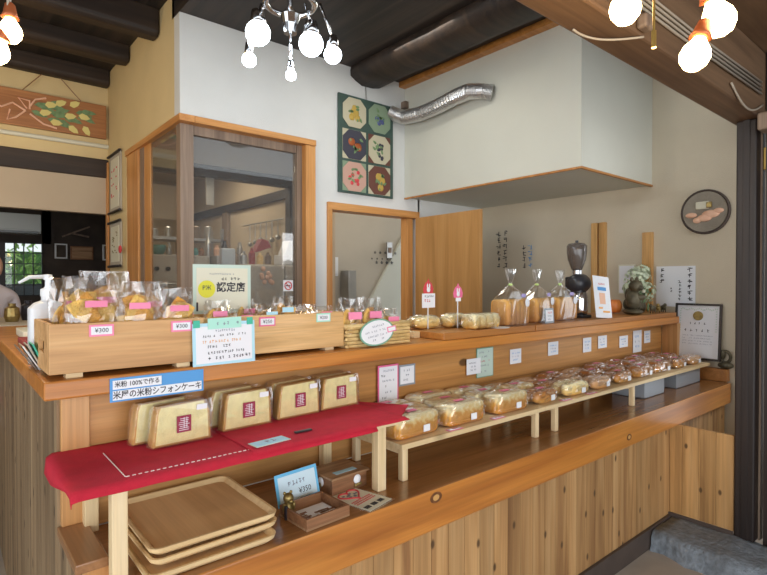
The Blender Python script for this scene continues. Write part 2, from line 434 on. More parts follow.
def text(s, size, mat, parent, loc, rot=(R(90), 0, 0), align='CENTER', name='lettering', bold=0, sx=1):
    cu = bpy.data.curves.new('t', 'FONT'); cu.body = s; cu.size = size; cu.align_x = align; cu.align_y = 'CENTER'; cu.offset = bold; cu.resolution_u = 2
    to = bpy.data.objects.new('t', cu); COL.objects.link(to)
    bpy.context.view_layer.update()
    me = bpy.data.meshes.new_from_object(to.evaluated_get(bpy.context.evaluated_depsgraph_get()))
    bpy.data.objects.remove(to); bpy.data.curves.remove(cu)
    me.materials.clear(); me.materials.append(M[mat])
    o = bpy.data.objects.new(name, me); COL.objects.link(o)
    if parent: o.parent = parent
    o.location = loc; o.rotation_euler = rot; o.scale = (sx, 1, 1)
    return o


def scribble(mb, x0, x1, z, h, y, rnd, dens=.75):
    """a row of small pen strokes on a card facing -y"""
    x = x0
    while x < x1 - h * .6:
        w = h * rnd.uniform(.5, .9)
        if rnd.random() < dens:
            for k in range(3):
                zz = z + h * rnd.uniform(-.4, .4); a = x + w * rnd.uniform(0, .3)
                mb.box(a, a + w * rnd.uniform(.4, .8), y - .0004, y, zz - h * .06, zz + h * .06)
            a = x + w * rnd.uniform(.2, .6); mb.box(a, a + h * .12, y - .0004, y, z - h * .4, z + h * .4)
        x += w * 1.25


def card(name, label, cat, c, w, h, border, lines, rz=0, tilt=0, bw=.006, paper='paper', group=None, roll=0, seed=1, texts=None, sleeve=False):
    """a flat card hanging or standing in the x-z plane of its own frame, facing -y"""
    t = thing(name, label, cat, c, group=group, rot=(tilt, roll, rz))
    MB().box(-w / 2, w / 2, 0, .0016, -h / 2, h / 2).build('border' if border != paper else 'sheet', border, t)
    if border != paper:
        MB().box(-w / 2 + bw, w / 2 - bw, -.0008, .0003, -h / 2 + bw, h / 2 - bw).build('paper', paper, t)
    rnd = random.Random(seed)
    groups = {}
    for (zf, x0f, x1f, hf, m) in lines: groups.setdefault(m, []).append((zf, x0f, x1f, hf))
    for m, ls in groups.items():
        b = MB()
        for zf, x0f, x1f, hf in ls: scribble(b, x0f * w / 2, x1f * w / 2, zf * h / 2, hf * h, -.0012, rnd)
        b.build('handwriting', m, t)
    for (s, sz, m, x, z) in (texts or []): text(s, sz, m, t, (x, -.0016, z))
    return t


def loft(mb, secs, n=24, e=.5, seed=0, M4=None):
    """sections (z, hx, hy, jitter[, cx, cy]) with superellipse outline"""
    rnd = random.Random(seed); rs = []
    for sct in secs:
        z, hx, hy, j = sct[:4]; cx, cy = (sct[4], sct[5]) if len(sct) > 4 else (0, 0)
        ring = []
        for k in range(n):
            a = 2 * PI * k / n; ca, sa = math.cos(a), math.sin(a)
            x = cx + math.copysign(abs(ca) ** e, ca) * hx + rnd.uniform(-j, j); y = cy + math.copysign(abs(sa) ** e, sa) * hy + rnd.uniform(-j, j)
            p = Vector((x, y, z + rnd.uniform(-j, j) * .6))
            ring.append(M4 @ p if M4 is not None else p)
        rs.append(ring)
    mb.rings(rs); return mb


# ================================================================== SETTING
struct(MB().box(-3, 6, -3, 10, -.1, 0).build('floor', 'floor'))
struct(MB().box(-3, 1.22, 1.0, 5.5, 3.46, 3.6).build('ceiling', 'darkceil'))
struct(MB().box(1.22, 4.4, 1.0, 3.7, 3.29, 3.45).build('ceiling', 'darkceil'))
struct(MB().box(-3, 4.4, -3, 1.0, 2.72, 2.85).build('ceiling', 'bigbeam'))
# kitchen-side wall (plaque wall) with window and doorway openings
b = MB()
b.box(1.2202, 3.4, 3.556, 3.66, 2.62, 3.46)
b.box(2.265, 2.39, 3.556, 3.66, 0, 2.62)
b.box(2.39, 3.42, 3.556, 3.66, 2.14, 2.62)
b.box(1.22, 2.265, 3.556, 3.66, 0, 1.05)
b.box(3.40, 4.4, 3.556, 3.66, 0, 3.46)
struct(b.build('wall_back', 'white'))
b = MB()
b.box(1.22, 1.32, 3.66, 5.55, 2.62, 3.6); b.box(1.22, 1.32, 4.87, 5.55, 0, 2.62); b.box(1.22, 1.32, 3.66, 4.87, 0, 1.05)
struct(b.build('wall_kitchen_side', 'lamplitwall'))
b = MB()
b.box(-3, 1.22, 5.516, 5.6, 2.65, 3.6)
struct(b.build('wall_far_upper', 'lamplitwall'))
struct(MB().box(-3, 1.22, 5.52, 5.6, 2.14, 2.48).build('wall_far_lower', 'tan'))
struct(MB().box(4.3, 4.4, .9, 3.66, 0, 3.46).build('wall_right', 'cream'))
struct(MB().box(3.47, 4.4, -.10, -.02, 0, 2.72).build('wall_front_right', 'cream'))
light('slab_end_fill', 'AREA', (3.95, .02, 1.9), 9, (.95, .96, 1), .7, (R(78), 0, 0))  # added fill for the shaded right end of the slab, no window here
struct(MB().box(3.36, 3.46, -3, .845, 0, 2.72).build('wall_entry_right', 'post'))
struct(MB().box(-3.1, -3, 2.2, 10, 0, 3.6).build('wall_left', 'cream'))
struct(MB().box(-3, 1.22, 5.49, 5.62, 2.48, 2.65).build('trim_1', 'darkbeam', bevel=.01))
struct(MB().box(1.20, 1.215, 5.46, 5.54, 1.0, 2.62).build('trim_2', 'frame', bevel=.004))
struct(MB().box(3.16, 3.232, 1.02, 3.55, 3.245, 3.29).build('trim_3', 'plank'))
struct(MB().box(3.19, 3.232, 3.50, 3.556, 3.06, 3.12).build('trim_4', 'greywood'))
# ceiling beams along x in the left bay
for (y0, y1, zb, nm) in ((5.40, 5.514, 3.315, 0), (4.72, 5.25, 3.325, 1), (3.95, 4.48, 3.265, 2), (3.2, 3.66, 3.27, 3)):
    bm_ = MB().prism([(y0, 3.47), (y0, zb + .03), (y0 + .03, zb), (y0 + .12 if nm else y1 - .01, zb + .002), (y1, 3.47)], -3, 1.215, 'x').build('ceiling_beam', 'darkbeam', bevel=.015)
    tag(bm_, ['dark ceiling beam against the far wall, above the flower sign', 'second dark ceiling beam from the flower sign', 'third dark ceiling beam from the flower sign', 'dark ceiling beam nearest the corner of the glazed kitchen'][nm], 'beam')
b = MB()
rnd = random.Random(5); rs = []
for k in range(12):
    y = 1.05 + (3.55 - 1.05) * k / 11; ring = []
    for a in range(14):
        t = 2 * PI * a / 14; ring.append(Vector((2.80 + (.19 + rnd.uniform(-.01, .01)) * math.copysign(abs(math.cos(t)) ** .8, math.cos(t)), y, 3.26 + .10 * math.sin(t) + rnd.uniform(-.006, .006))))
    rs.append(ring)
b.rings(rs); tag(b.build('ceiling_log', 'darkbeam', smooth=True), 'thick dark log beam running along the ceiling above the fruit plaque', 'beam')
t = thing('main_beam', 'large brown beam crossing the upper right, resting on the dark post', 'beam', (0, 0, 0))
MB().box(-3, 4.25, .85, 1.0, 2.37, 2.72).build('timber', 'bigbeam', t, bevel=.012)
b = MB()
for k in range(4):
    z = 2.46 + .020 * k
    b.tube([(.6, .842, z), (1.6, .842, z + .004), (2.2 + .1 * k, .842, z), (3.25, .838, z + .01)], .0055, 8)
b.build('cable_bundle', 'cord', t, smooth=True)
b = MB(); b.box(1.86, 1.92, .81, .849, 2.38, 2.43); b.box(3.22, 3.34, .79, .85, 2.28, 2.37); b.build('junction_box', 'greywood', t, bevel=.01)
b = MB(); b.tube([(1.9 - .02 * k, .84 + .13 * math.sin(PI * k / 24), 2.362 - .012 * math.sin(PI * k / 12)) for k in range(13)], .004); b.tube([(3.28 - .04 * k, .84, 2.42 - .07 * math.sin(PI * k / 12)) for k in range(13)], .005); b.build('loose_cable', 'cord', t, smooth=True)
# post
t = thing('timber_post', 'dark brown timber post standing on the blue grey stone at the right edge', 'post', (3.38, .925, .1))
MB().box(-.06, .10, -.05, .045, 0, 2.27).build('shaft', 'post', t, bevel=.008)
MB().box(-.064, -.0605, -.02, .012, 0, 2.27).build('face_strip', 'post', t, bevel=.002)
MB().box(.0, .05, -.062, -.051, 0, 2.27).build('face_strip', 'greywood', t, bevel=.002)
b = MB(); b.box(-.0, .05, -.09, -.063, 2.0, 2.12); b.lathe([(.02, 0), (.02, .05)], (.02, -.10, 1.93)); b.build('switch_box', 'brass', t, bevel=.004)
# stone step
b = MB(); rnd = random.Random(3)
nx, ny = 9, 16; top = []
for j in range(ny + 1):
    row = []
    for i in range(nx + 1):
        y = 1.285 - (1.285 - .25) * j / ny
        xl = 3.05 + .012 * math.sin(j * 1.7) - .006 * j
        x = xl + (3.34 - xl) * i / nx
        z = .105 + .012 * mnoise.noise(Vector((x * 9, y * 9, 1))) + (.0 if i else -.01)
        row.append(b.bm.verts.new((x, y, z)))
    top.append(row)
for j in range(ny):
    for i in range(nx): b.face([top[j][i], top[j][i + 1], top[j + 1][i + 1], top[j + 1][i]])
prev = [top[j][0] for j in range(ny + 1)]
for k in range(1, 4):
    row = [b.bm.verts.new((v.co.x - .012 * k + rnd.uniform(-.012, .012), v.co.y, .10 - .035 * k + (.005 if k == 3 else 0))) for v in [top[j][0] for j in range(ny + 1)]]
    for j in range(ny): b.face([prev[j], prev[j + 1], row[j + 1], row[j]])
    prev = row
for q in (0, ny):
    e1 = [top[q][i] for i in range(nx + 1)]; low = [b.bm.verts.new((v.co.x, v.co.y, 0)) for v in e1]
    for i in range(nx): b.face([e1[i], e1[i + 1], low[i + 1], low[i]])
e1 = [top[j][nx] for j in range(ny + 1)]; low = [b.bm.verts.new((v.co.x, v.co.y, 0)) for v in e1]
for j in range(ny): b.face([e1[j], e1[j + 1], low[j + 1], low[j]])
tag(b.build('stone_step', 'stone', smooth=True), 'rough blue grey stone step at the foot of the counter and post', 'stone')

# ================================================================== COUNTER
t = thing('service_counter', 'long wooden bakery counter body clad in vertical knotty boards', 'counter', (0, 0, 0))
def boards_x(x0, x1, y, z0, z1, w=.088):
    b = MB(); x = math.floor(x0 / w) * w
    while x < x1:
        a, c = max(x, x0) + .0009, min(x + w, x1) - .0009
        if c - a > .004: b.box(a, c, y, y + .014, z0, z1)
        x += w
    b.box(x0, x1, y + .008, y + .03, z0, z1); return b
boards_x(.315, 3.345, 1.31, .112, .655).build('front_panel', 'frontboard', t)
boards_x(3.345, 4.28, 1.31, .112, .655).build('front_panel', 'frontboard', t)
b = MB(); y = .974
while y < 1.305:
    ya, yb = y + .0009, min(y + .088, 1.308) - .0009; b.prism([(ya, .125), (yb, .125), (yb, .652), (ya, .652)], 3.335, 3.349, 'x'); y += .088
b.prism([(.974, .125), (1.258, .125), (1.258, .650), (.974, .650)], 3.343, 3.365, 'x')
b.build('return_panel', wood('return_cedar_boards_lit', (.30, .15, .05), (.50, .28, .10), (.60, .36, .15), 'z', .8, plank=('y', .088), knots=6, kflat='x', kr_=.07, rough=.6, kseed=5), t)  # front boards again, lightened in colour to look more brightly lit
def boards_y(y0, y1, x, z0, z1, w=.088):
    b = MB(); y = math.floor(y0 / w) * w
    while y < y1:
        a, c = max(y, y0) + .0009, min(y + w, y1) - .0009
        if c - a > .004: b.box(x, x + .014, a, c, z0, z1)
        y += w
    b.box(x + .008, x + .03, y0, y1, z0, z1); return b
boards_y(1.72, 3.85, .245, 0, 1.188).build('side_panel', 'shadeboard', t)
boards_y(1.47, 1.718, .245, 0, .785).build('side_panel', 'shadeboard', t)
MB().box(.262, .325, 1.46, 1.73, 0, .785).build('end_board', 'endboard', t, bevel=.003)
MB().box(.243, .318, 1.45, 1.715, .786, .812).build('end_cap', 'capwood', t, bevel=.004)
MB().box(.253, .325, 1.70, 1.75, .812, 1.188).build('upright_board', 'endboard', t, bevel=.003)
b = MB()
for k in range(2): b.box(.325, 4.2, 1.711, 1.74, .79 + .2 * k + .001, .79 + .2 * (k + 1) - .001)
b.build('back_board', 'backboard', t)
for (kx, kz, kr) in ((.663, .983, .011),):
    b = MB(); b.prism([(kx + kr * 1.2 * math.cos(2 * PI * k / 16), kz + kr * math.sin(2 * PI * k / 16)) for k in range(16)], 1.7102, 1.7112, 'y'); b.build('knot', 'knot', t)
MB().box(.32, 3.335, 1.292, 1.31, 0, .113).build('skirting', 'skirt', t, bevel=.003)
MB().box(3.322, 3.334, .974, 1.31, .09, .125).build('skirting', 'skirt', t, bevel=.002)
MB().box(4.205, 4.29, 1.60, 1.708, .795, 1.188).build('end_board', 'endboard', t)
b = MB().box(.322, 4.24, 1.26, 1.709, .65, .79)
b.bm.normal_update()
for f in b.bm.faces:
    if f.calc_center_median().z > .785: f.material_index = 1
o = b.build('lower_counter_top', ['slab', 'slabtop'], bevel=.006, seg=3)
for (kx, kz, kr) in ((1.292, .762, .019), (2.71, .70, .017)):
    b = MB(); b.prism([(kx + kr * 1.5 * math.cos(2 * PI * k / 18), kz + kr * math.sin(2 * PI * k / 18)) for k in range(18)], 1.2592, 1.2602, 'y'); b.build('knot', 'knot', o)
    b = MB(); b.prism([(kx + kr * .8 * math.cos(2 * PI * k / 14), kz + kr * .55 * math.sin(2 * PI * k / 14)) for k in range(14)], 1.2586, 1.2596, 'y'); b.build('knot', 'batten', o)
tag(o, 'thick varnished orange timber worktop of the lower counter with a wavy grain', 'counter top')
b = MB(); b.prism([(.20, 1.60), (4.24, 1.60), (4.24, 2.15), (.80, 2.15), (.80, 3.78), (.20, 3.78)], 1.19, 1.24, 'z')
tag(b.build('upper_counter_top', 'upslab', bevel=.005), 'raised upper counter top carrying the crates and the tall loaves', 'counter top')
b = MB(); b.box(1.70, 2.393, 1.61, 2.06, 1.2405, 1.272)
tag(b.build('riser_plank', 'plank', bevel=.003), 'riser plank on the upper counter under the small bagged breads', 'plank')
b = MB(); b.box(2.397, 4.20, 1.605, 2.0, 1.2405, 1.272)
tag(b.build('riser_plank', 'plank', bevel=.003), 'riser plank on the upper counter under the tall loaves and coffee grinder', 'plank')
tag(MB().box(1.66, 1.698, 1.76, 1.82, 1.2405, 1.270).build('wood_block', 'pine', bevel=.002), 'small pale wood block in front of the basket end on the upper counter', 'block')
tag(MB().box(4.235, 4.298, 1.285, 1.595, .791, .88).build('wall_ledge', 'plank', bevel=.004), 'low wooden ledge against the right wall under the gold figurine', 'ledge')

# ================================================================== HOOD, DUCT
t = thing('extractor_hood', 'big off-white boxed hood hanging below the dark ceiling', 'hood', (0, 0, 0))
b = MB(); b.box(3.234, 4.298, 1.829, 3.554, 2.262, 3.288); b.build('casing', 'hood', t)
b = MB(); b.box(3.228, 4.298, 1.822, 1.84, 2.248, 2.262); b.box(3.228, 3.245, 1.84, 3.554, 2.248, 2.262); b.build('bottom_trim', 'plank', t)
b = MB(); pts = [Vector(p) for p in ((3.04, 3.54, 3.0), (3.08, 3.50, 2.97), (3.12, 3.44, 2.94), (3.135, 3.25, 2.93), (3.135, 3.05, 2.94), (3.135, 2.85, 2.965), (3.14, 2.72, 2.975), (3.17, 2.62, 2.955), (3.228, 2.56, 2.94))]
P2 = []; 
for i in range(len(pts) - 1):
    for k in range(14): P2.append(pts[i].lerp(pts[i + 1], k / 14))
P2.append(pts[-1])
b.tube(P2, [.056 + .0055 * (i % 2) for i in range(len(P2))], 20)
tag(b.build('flexible_duct', 'duct'), 'ribbed silver flexible duct curving from the wall into the hood', 'duct')

# ================================================================== KITCHEN WINDOW BOOTH
t = struct(thing('window_1', '', '', (0, 0, 0)))
del t['label']; del t['category']
b = MB(); b.box(1.302, 2.252, 3.50, 3.60, 2.56, 2.605); b.build('window_head', 'frameh', t, bevel=.003)
b = MB(); b.box(2.165, 2.252, 3.51, 3.62, 1.0, 2.56); b.build('window_jamb', 'frame', t, bevel=.003)
MB().box(2.12, 2.175, 3.57, 3.64, 1.0, 2.56).build('window_frame', 'greywood', t)
MB().box(1.225, 1.315, 3.565, 3.645, 1.0, 2.56).build('window_post', 'greywood', t, bevel=.003)
MB().box(1.20, 2.28, 3.50, 3.62, 1.0, 1.05).build('window_sill', 'frameh', t)
MB().box(1.318, 2.118, 3.60, 3.606, 1.05, 2.56).build('window_pane', 'glass', t)
MB().box(1.32, 2.12, 3.58, 3.63, 2.50, 2.56).build('window_frame', 'greywood', t)
t = struct(thing('window_2', '', '', (0, 0, 0)))
del t['label']; del t['category']
MB().box(1.198, 1.30, 3.50, 4.84, 2.56, 2.605).build('window_head', wood('side_head', (.46, .19, .05), (.58, .27, .08), (.66, .33, .11), 'y'), t, bevel=.003)
MB().box(1.209, 1.228, 4.50, 4.82, 1.0, 2.56).build('window_jamb', 'frame', t, bevel=.003)
MB().box(1.225, 1.25, 4.40, 4.495, 1.0, 2.56).build('window_frame', 'greywood', t)
MB().box(1.23, 1.25, 4.24, 4.40, 1.0, 2.56).build('window_frame', 'frame', t, bevel=.003)
MB().box(1.236, 1.241, 3.646, 4.24, 1.05, 2.56).build('window_pane', 'glass', t)
# doorway trim and open door
t = struct(MB().box(2.385, 3.40, 3.53, 3.67, 2.085, 2.145).build('trim_5', 'frameh', bevel=.003))
struct(MB().box(2.385, 2.425, 3.53, 3.67, 0, 2.085).build('trim_6', 'frame', bevel=.003))
struct(MB().box(3.29, 3.36, 3.58, 3.67, 0, 2.085).build('trim_7', 'frame', bevel=.003))
t = struct(thing('door_1', '', '', (3.345, 3.54, 0), R(-2)))
del t['label']; del t['category']
MB().box(0, .035, -.79, -.01, .01, 2.085).build('door_leaf', 'door', t, bevel=.002)
b = MB(); b.lathe([(.008, 0), (.008, .04)], (0, 0, 0), 10, Matrix.Translation((0, -.73, 1.0)) @ Matrix.Rotation(R(-90), 4, 'Y')); b.blob((-.05, -.73, 1.0), .02, .025, .025); b.build('door_handle', 'brass', t, smooth=True)

# rooms behind
struct(MB().box(1.90, 2.95, 8.2, 8.28, 0, 3.0).build('wall_kitchen_far', 'tan'))
struct(MB().box(2.95, 3.02, 4.35, 8.28, 0, 3.0).build('wall_kitchen_right', 'tan'))
struct(MB().prism([(1.33, 3.67), (5.6, 3.67), (5.6, 8.28), (1.90, 8.28), (1.33, 5.55)], 3.0, 3.06, 'z').build('ceiling_kitchen', 'greywall'))
struct(MB().box(3.02, 5.6, 4.62, 4.7, 0, 3.0).build('wall_passage', 'greywall'))
struct(MB().prism([(1.282, 5.552), (1.33, 5.552), (1.91, 8.195), (1.86, 8.195)], 0, 3.0, 'z').build('wall_kitchen_left', 'tan'))
struct(MB().prism([(1.25, 5.552), (1.279, 5.552), (1.88, 8.30), (1.845, 8.30)], 0, 3.2, 'z').build('wall_far_room_side', 'farwall'))
struct(MB().box(1.86, 6, 8.285, 8.30, 0, 3.2).build('wall_far_room_near', 'farwall'))
struct(MB().box(1.32, 2.95, 5.0, 5.12, 2.52, 2.63).build('trim_8', 'darkbeam', bevel=.01))
struct(MB().box(1.32, 2.95, 5.02, 5.1, 2.63, 2.98).build('wall_kitchen_lintel', 'greywall'))
struct(MB().box(2.90, 2.948, 5.12, 8.19, 2.42, 2.518).build('trim_9', 'darkbeam'))
struct(MB().box(2.88, 2.948, 5.0, 5.1, 0, 2.52).build('trim_10', 'darkbeam'))
struct(MB().box(2.90, 2.948, 6.68, 6.84, 0, 2.419).build('trim_11', 'greywood'))
# white stair side in the passage
b = MB(); b.prism([(3.45, 1.0), (4.22, 2.14), (4.22, 0), (3.45, 0)], 4.58, 4.615, 'y'); struct(b.build('trim_12', 'hood'))
b = MB(); rnd = random.Random(4)
for (u0, z, n, s) in ((3.70, 1.83, 5, .028), (3.66, 1.76, 4, .02), (3.72, 1.72, 4, .034)):
    for k in range(n):
        x = u0 + k * .075
        b.box(x, x + s * 1.1, 4.572, 4.576, z - s * .1, z + s * .15); b.box(x + s * .4, x + s * .6, 4.572, 4.576, z - s * .5, z + s * .5); b.box(x + s * .1, x + s, 4.572, 4.576, z - s * .5, z - s * .3)
tag(b.build('wall_notice', 'ink'), 'two rows of black lettering on the white panel seen through the doorway', 'notice')
t = thing('switch_panel', 'grey wall panel just inside the right jamb of the doorway', 'switch', (3.92, 4.56, 1.86))
MB().box(-.04, .04, 0, .02, -.09, .09).build('plate', 'steel', t, bevel=.003); MB().box(-.02, .02, -.01, 0, -.03, .03).build('button', 'greywood', t)
t = thing('wall_telephone', 'slim white intercom at the left inside the doorway', 'intercom', (3.19, 4.58, 1.66))
MB().box(-.03, .03, 0, .035, -.1, .1).build('body', 'whiteplastic', t, bevel=.004); MB().box(-.02, .02, -.012, 0, -.08, .08).build('handset', 'whiteplastic', t, bevel=.004)
tag(MB().box(3.26, 3.36, 4.45, 4.6, 1.25, 1.62).build('grey_cabinet', 'steel', bevel=.004), 'grey narrow cabinet beside the white intercom in the passage', 'cabinet')

# kitchen contents
t = thing('refrigerator', 'beige two door refrigerator behind the kitchen glass', 'refrigerator', (2.45, 4.42, 0))
MB().box(-.35, .42, 0, .55, 0, 1.66).build('body', 'fridge', t, bevel=.01)
MB().box(-.345, .02, -.03, -.002, .4, 1.65).build('door', 'fridge', t, bevel=.008); MB().box(.03, .415, -.03, -.002, .4, 1.65).build('door', 'fridge', t, bevel=.008)
MB().box(-.345, .415, -.03, -.002, .05, .38).build('drawer', 'fridge', t, bevel=.008)
b = MB(); rnd = random.Random(9)
for k in range(9): b.blob((-.16 + rnd.uniform(-.06, .06), -.04, 1.56 + rnd.uniform(-.08, .08)), .022, .01, .022)
b.build('flower_magnet', 'peach', t, smooth=True)
b = MB(); b.box(2.5, 2.78, 4.46, 4.66, 1.662, 1.76, ); tag(b.build('paper_stack', 'paper', bevel=.01), 'white stack of papers on top of the refrigerator at the right', 'paper')
tag(MB().prism([(2.52, 1.76), (2.84, 1.76), (2.80, 1.88), (2.58, 1.90)], 4.48, 4.62, 'y').build('white_bag', 'whiteplastic', bevel=.01), 'white crumpled bag on the papers above the refrigerator', 'bag')
tag(MB().prism([(2.32, 1.78), (2.50, 1.84), (2.47, 1.90), (2.40, 1.92)], 4.70, 4.80, 'y').build('red_packet', 'redbox', bevel=.004), 'dull red packet left of the white bag above the refrigerator', 'packet')
rnd = random.Random(11)
for k in range(5):
    x = 2.12 + .085 * k; h = rnd.uniform(.08, .17)
    o = MB().lathe([(.03, 0), (.032, h * .7), (.014, h * .85), (.014, h), (.001, h)], (x, 4.7, 1.662), 14).build('kitchen_jar', ['greywood', 'steel', 'redbox', 'wicker', 'greywood'][k], smooth=False)
    tag(o, '%s jar from the left on the refrigerator top behind the glass' % ordinal(k), 'jar', 'jars on the refrigerator')
t = thing('work_shelf', 'dark kitchen shelf unit loaded with pans behind the corner post', 'shelf', (1.95, 5.9, 0))
for sx in (-.5, .48):
    for sy in (-.15, .15): MB().box(sx, sx + .03, sy, sy + .03, 0, 2.1).build('leg', 'steel', t)
for z in (.9, 1.55, 1.95): MB().box(-.5, .51, -.15, .18, z, z + .03).build('shelf_board', 'steel', t)
rnd = random.Random(12)
for k in range(6):
    x = 1.55 + .15 * k; r = rnd.uniform(.04, .065); h = rnd.uniform(.06, .16)
    o = MB().lathe([(r * .8, 0), (r, h), (r * 1.05, h + .004), (.001, h + .006)], (x, 5.9, 1.583), 16).build('pan', ['steel', 'greywood', 'teal', 'steel', 'redbox', 'steel'][k], smooth=False)
    tag(o, '%s pan from the left on the middle kitchen shelf' % ordinal(k), 'pan', 'pans on the middle kitchen shelf')
    o = MB().lathe([(r * .9, 0), (r * .8, h * 1.1), (.02, h * 1.2), (.001, h * 1.2)], (x + .04, 5.9, 1.983), 16).build('canister', ['greywood', 'steel', 'steel', 'wicker', 'greywood', 'steel'][k])
    tag(o, '%s canister from the left on the top kitchen shelf' % ordinal(k), 'canister', 'canisters on the top kitchen shelf')
rnd = random.Random(44)
for k in range(10):
    x = 1.62 + .075 * k; h = rnd.uniform(.05, .2)
    o = MB().lathe([(.025, 0), (.03, h * .6), (.015, h * .85), (.016, h), (.001, h)], (x, 5.02 + rnd.uniform(-.05, .05), 1.752), 12).build('oil_bottle', ['steel', 'greywood', 'ivory', 'teal', 'walnut', 'steel', 'peach', 'black', 'greywood', 'steel'][k])
    tag(o, 'kitchen bottle on the oven and counter behind the glass, %s from left' % ordinal(k), 'bottle', 'bottles on the oven')
tag(MB().box(2.005, 2.09, 4.85, 5.2, 0, 1.75).build('kitchen_cabinet', 'steel', bevel=.005), 'narrow steel cabinet between the oven and the refrigerator', 'cabinet')
tag(MB().box(2.095, 2.40, 5.02, 5.25, 0, 1.75).build('kitchen_cabinet', 'steel', bevel=.005), 'steel cabinet behind the refrigerator', 'cabinet')
t = thing('hanging_rail', 'steel rail with hanging ladles in front of the kitchen wall', 'rail', (2.93, 5.5, 2.2))
MB().tube([(-.02, -.3, 0), (-.02, .7, 0)], .008).build('bar', 'steel', t)
for k in range(6):
    b = MB(); b.tube([(-.03, -.2 + .14 * k, 0), (-.03, -.2 + .14 * k, -.16 - .02 * (k % 3))], .006); b.blob((-.03, -.2 + .14 * k, -.2 - .02 * (k % 3)), .03, .03, .03, nu=10, nv=8); b.build('ladle', 'steel', t)
t = thing('oven', 'beige kitchen oven with knobs at the far left behind the side glass', 'oven', (1.70, 5.2, 0))
MB().box(-.34, .3, -.2, .3, 0, 1.75).build('body', 'fridge', t, bevel=.01)
MB().box(-.3, .26, -.215, -.2, 1.0, 1.45).build('door', 'steel', t, bevel=.005); b = MB()
for k in range(3): b.lathe([(.02, 0), (.02, .02)], (0, 0, 0), 12, Matrix.Translation((-.2 + .1 * k, -.2, 1.62)) @ Matrix.Rotation(R(90), 4, 'X'))
b.build('knob', 'black', t); MB().tube([(-.28, -.24, 1.48), (.24, -.24, 1.48)], .01).build('handle', 'chrome', t)
tag(MB().lathe([(.035, 0), (.06, .04), (.065, .09), (.058, .09), (.05, .04), (.001, .02)], (1.55, 5.1, 1.752), 20).build('teal_bowl', 'teal', smooth=True), 'teal bowl on top of the kitchen oven behind the side glass', 'bowl')
tag(MB().box(1.78, 1.9, 4.2, 4.26, 1.2, 1.78).build('white_column_heater', 'whiteplastic', bevel=.01), 'narrow white panel standing inside the kitchen just right of the corner post', 'panel')
tag(MB().box(1.98, 2.06, 5.04, 5.06, 2.25, 2.519).build('hanging_strip', 'steel', bevel=.002), 'thin pale strip hanging from the kitchen lintel', 'strip')

# far dark room at left
struct(MB().box(-3, 1.23, 9.0, 9.1, 2.05, 3.2).build('wall_far_room', 'farwall'))
b = MB(); b.box(-3, .1, 9.0, 9.1, 0, 2.05); b.box(1.12, 6, 9.0, 9.1, 0, 3.2); b.box(.1, 1.12, 9.0, 9.1, 0, 1.3); b.build('x', 'farwall'); o = bpy.data.objects['x']; o.name = 'wall_far_room_lower'; struct(o)
struct(MB().box(-3, 1.23, 5.6, 9.1, 3.2, 3.3).build('ceiling_far_room', 'darkceil'))
struct(MB().box(1.23, 6, 5.6, 9.1, 3.2, 3.3).build('ceiling_far_room_right', 'darkceil'))
struct(MB().box(5.6, 5.7, 3.66, 9.1, 0, 3.3).build('wall_passage_right', 'greywall'))
light('far_room_light', 'AREA', (-.5, 7.4, 3.1), 9, (1, .9, .75), .8, (0, 0, 0))
t = struct(thing('window_3', '', '', (0, 0, 0))); del t['label']; del t['category']
b = MB()
for k in range(10): b.box(.12 + .11 * k, .133 + .11 * k, 8.97, 9.0, 1.3, 2.05)
for z in (1.3, 1.45, 1.60, 1.75, 1.90, 2.04): b.box(.1, 1.12, 8.97, 9.0, z, z + .013)
b.build('lattice', 'black', t); MB().box(.58, .68, 8.94, 9.0, 1.3, 2.05).build('window_frame', 'post', t)
MB().box(.1, 1.12, 9.04, 9.046, 1.3, 2.05).build('window_pane', 'glass', t)
b = MB(); rnd = random.Random(21)
for k in range(600):
    c = Vector((rnd.uniform(-.4, 1.9), rnd.uniform(9.6, 10.4), rnd.uniform(1.2, 2.9))); s = rnd.uniform(.04, .10)
    d = Vector((rnd.uniform(-1, 1), rnd.uniform(-1, 1), rnd.uniform(-1, 1))).normalized(); e_ = d.orthogonal().normalized()
    b.face([b.bm.verts.new(c + d * s), b.bm.verts.new(c + e_ * s * .5), b.bm.verts.new(c - d * s), b.bm.verts.new(c - e_ * s * .5)])
for k in range(5): b.tube([(-.2 + .5 * k, 10, 0), (-.1 + .5 * k, 10, 2.3)], .02)
tag(MB().box(-1.5, 3.5, 10.9, 11.4, 0, 2.02).build('garden_hedge', plain('dense_hedge', (.10, .24, .06), .8, bump=1, bscale=14, vary=.5, vscale=9)), 'dense green hedge behind the bright shrub outside the lattice window', 'hedge')
tag(MB().box(-1, 2.5, 9.45, 9.5, 0, 1.47).build('garden_fence', plain('pale_blue_fence', (.40, .52, .62), .7)), 'pale blue low fence outside the lattice window', 'fence')
tag(b.build('garden_shrub', 'foliage'), 'bright green garden shrub seen through the lattice window', 'shrub')
t = thing('air_conditioner', 'white wall mounted air conditioner above the lattice window', 'air conditioner', (.66, 8.99, 2.17))
MB().prism([(-.22, 0), (-.24, .06), (-.23, .27), (0, .28), (0, 0)], -.75, .42, 'x').build('casing', 'acwhite', t, bevel=.01)
MB().box(-.70, .38, -.245, -.20, .0, .03).build('louvre', 'greyplastic', t)
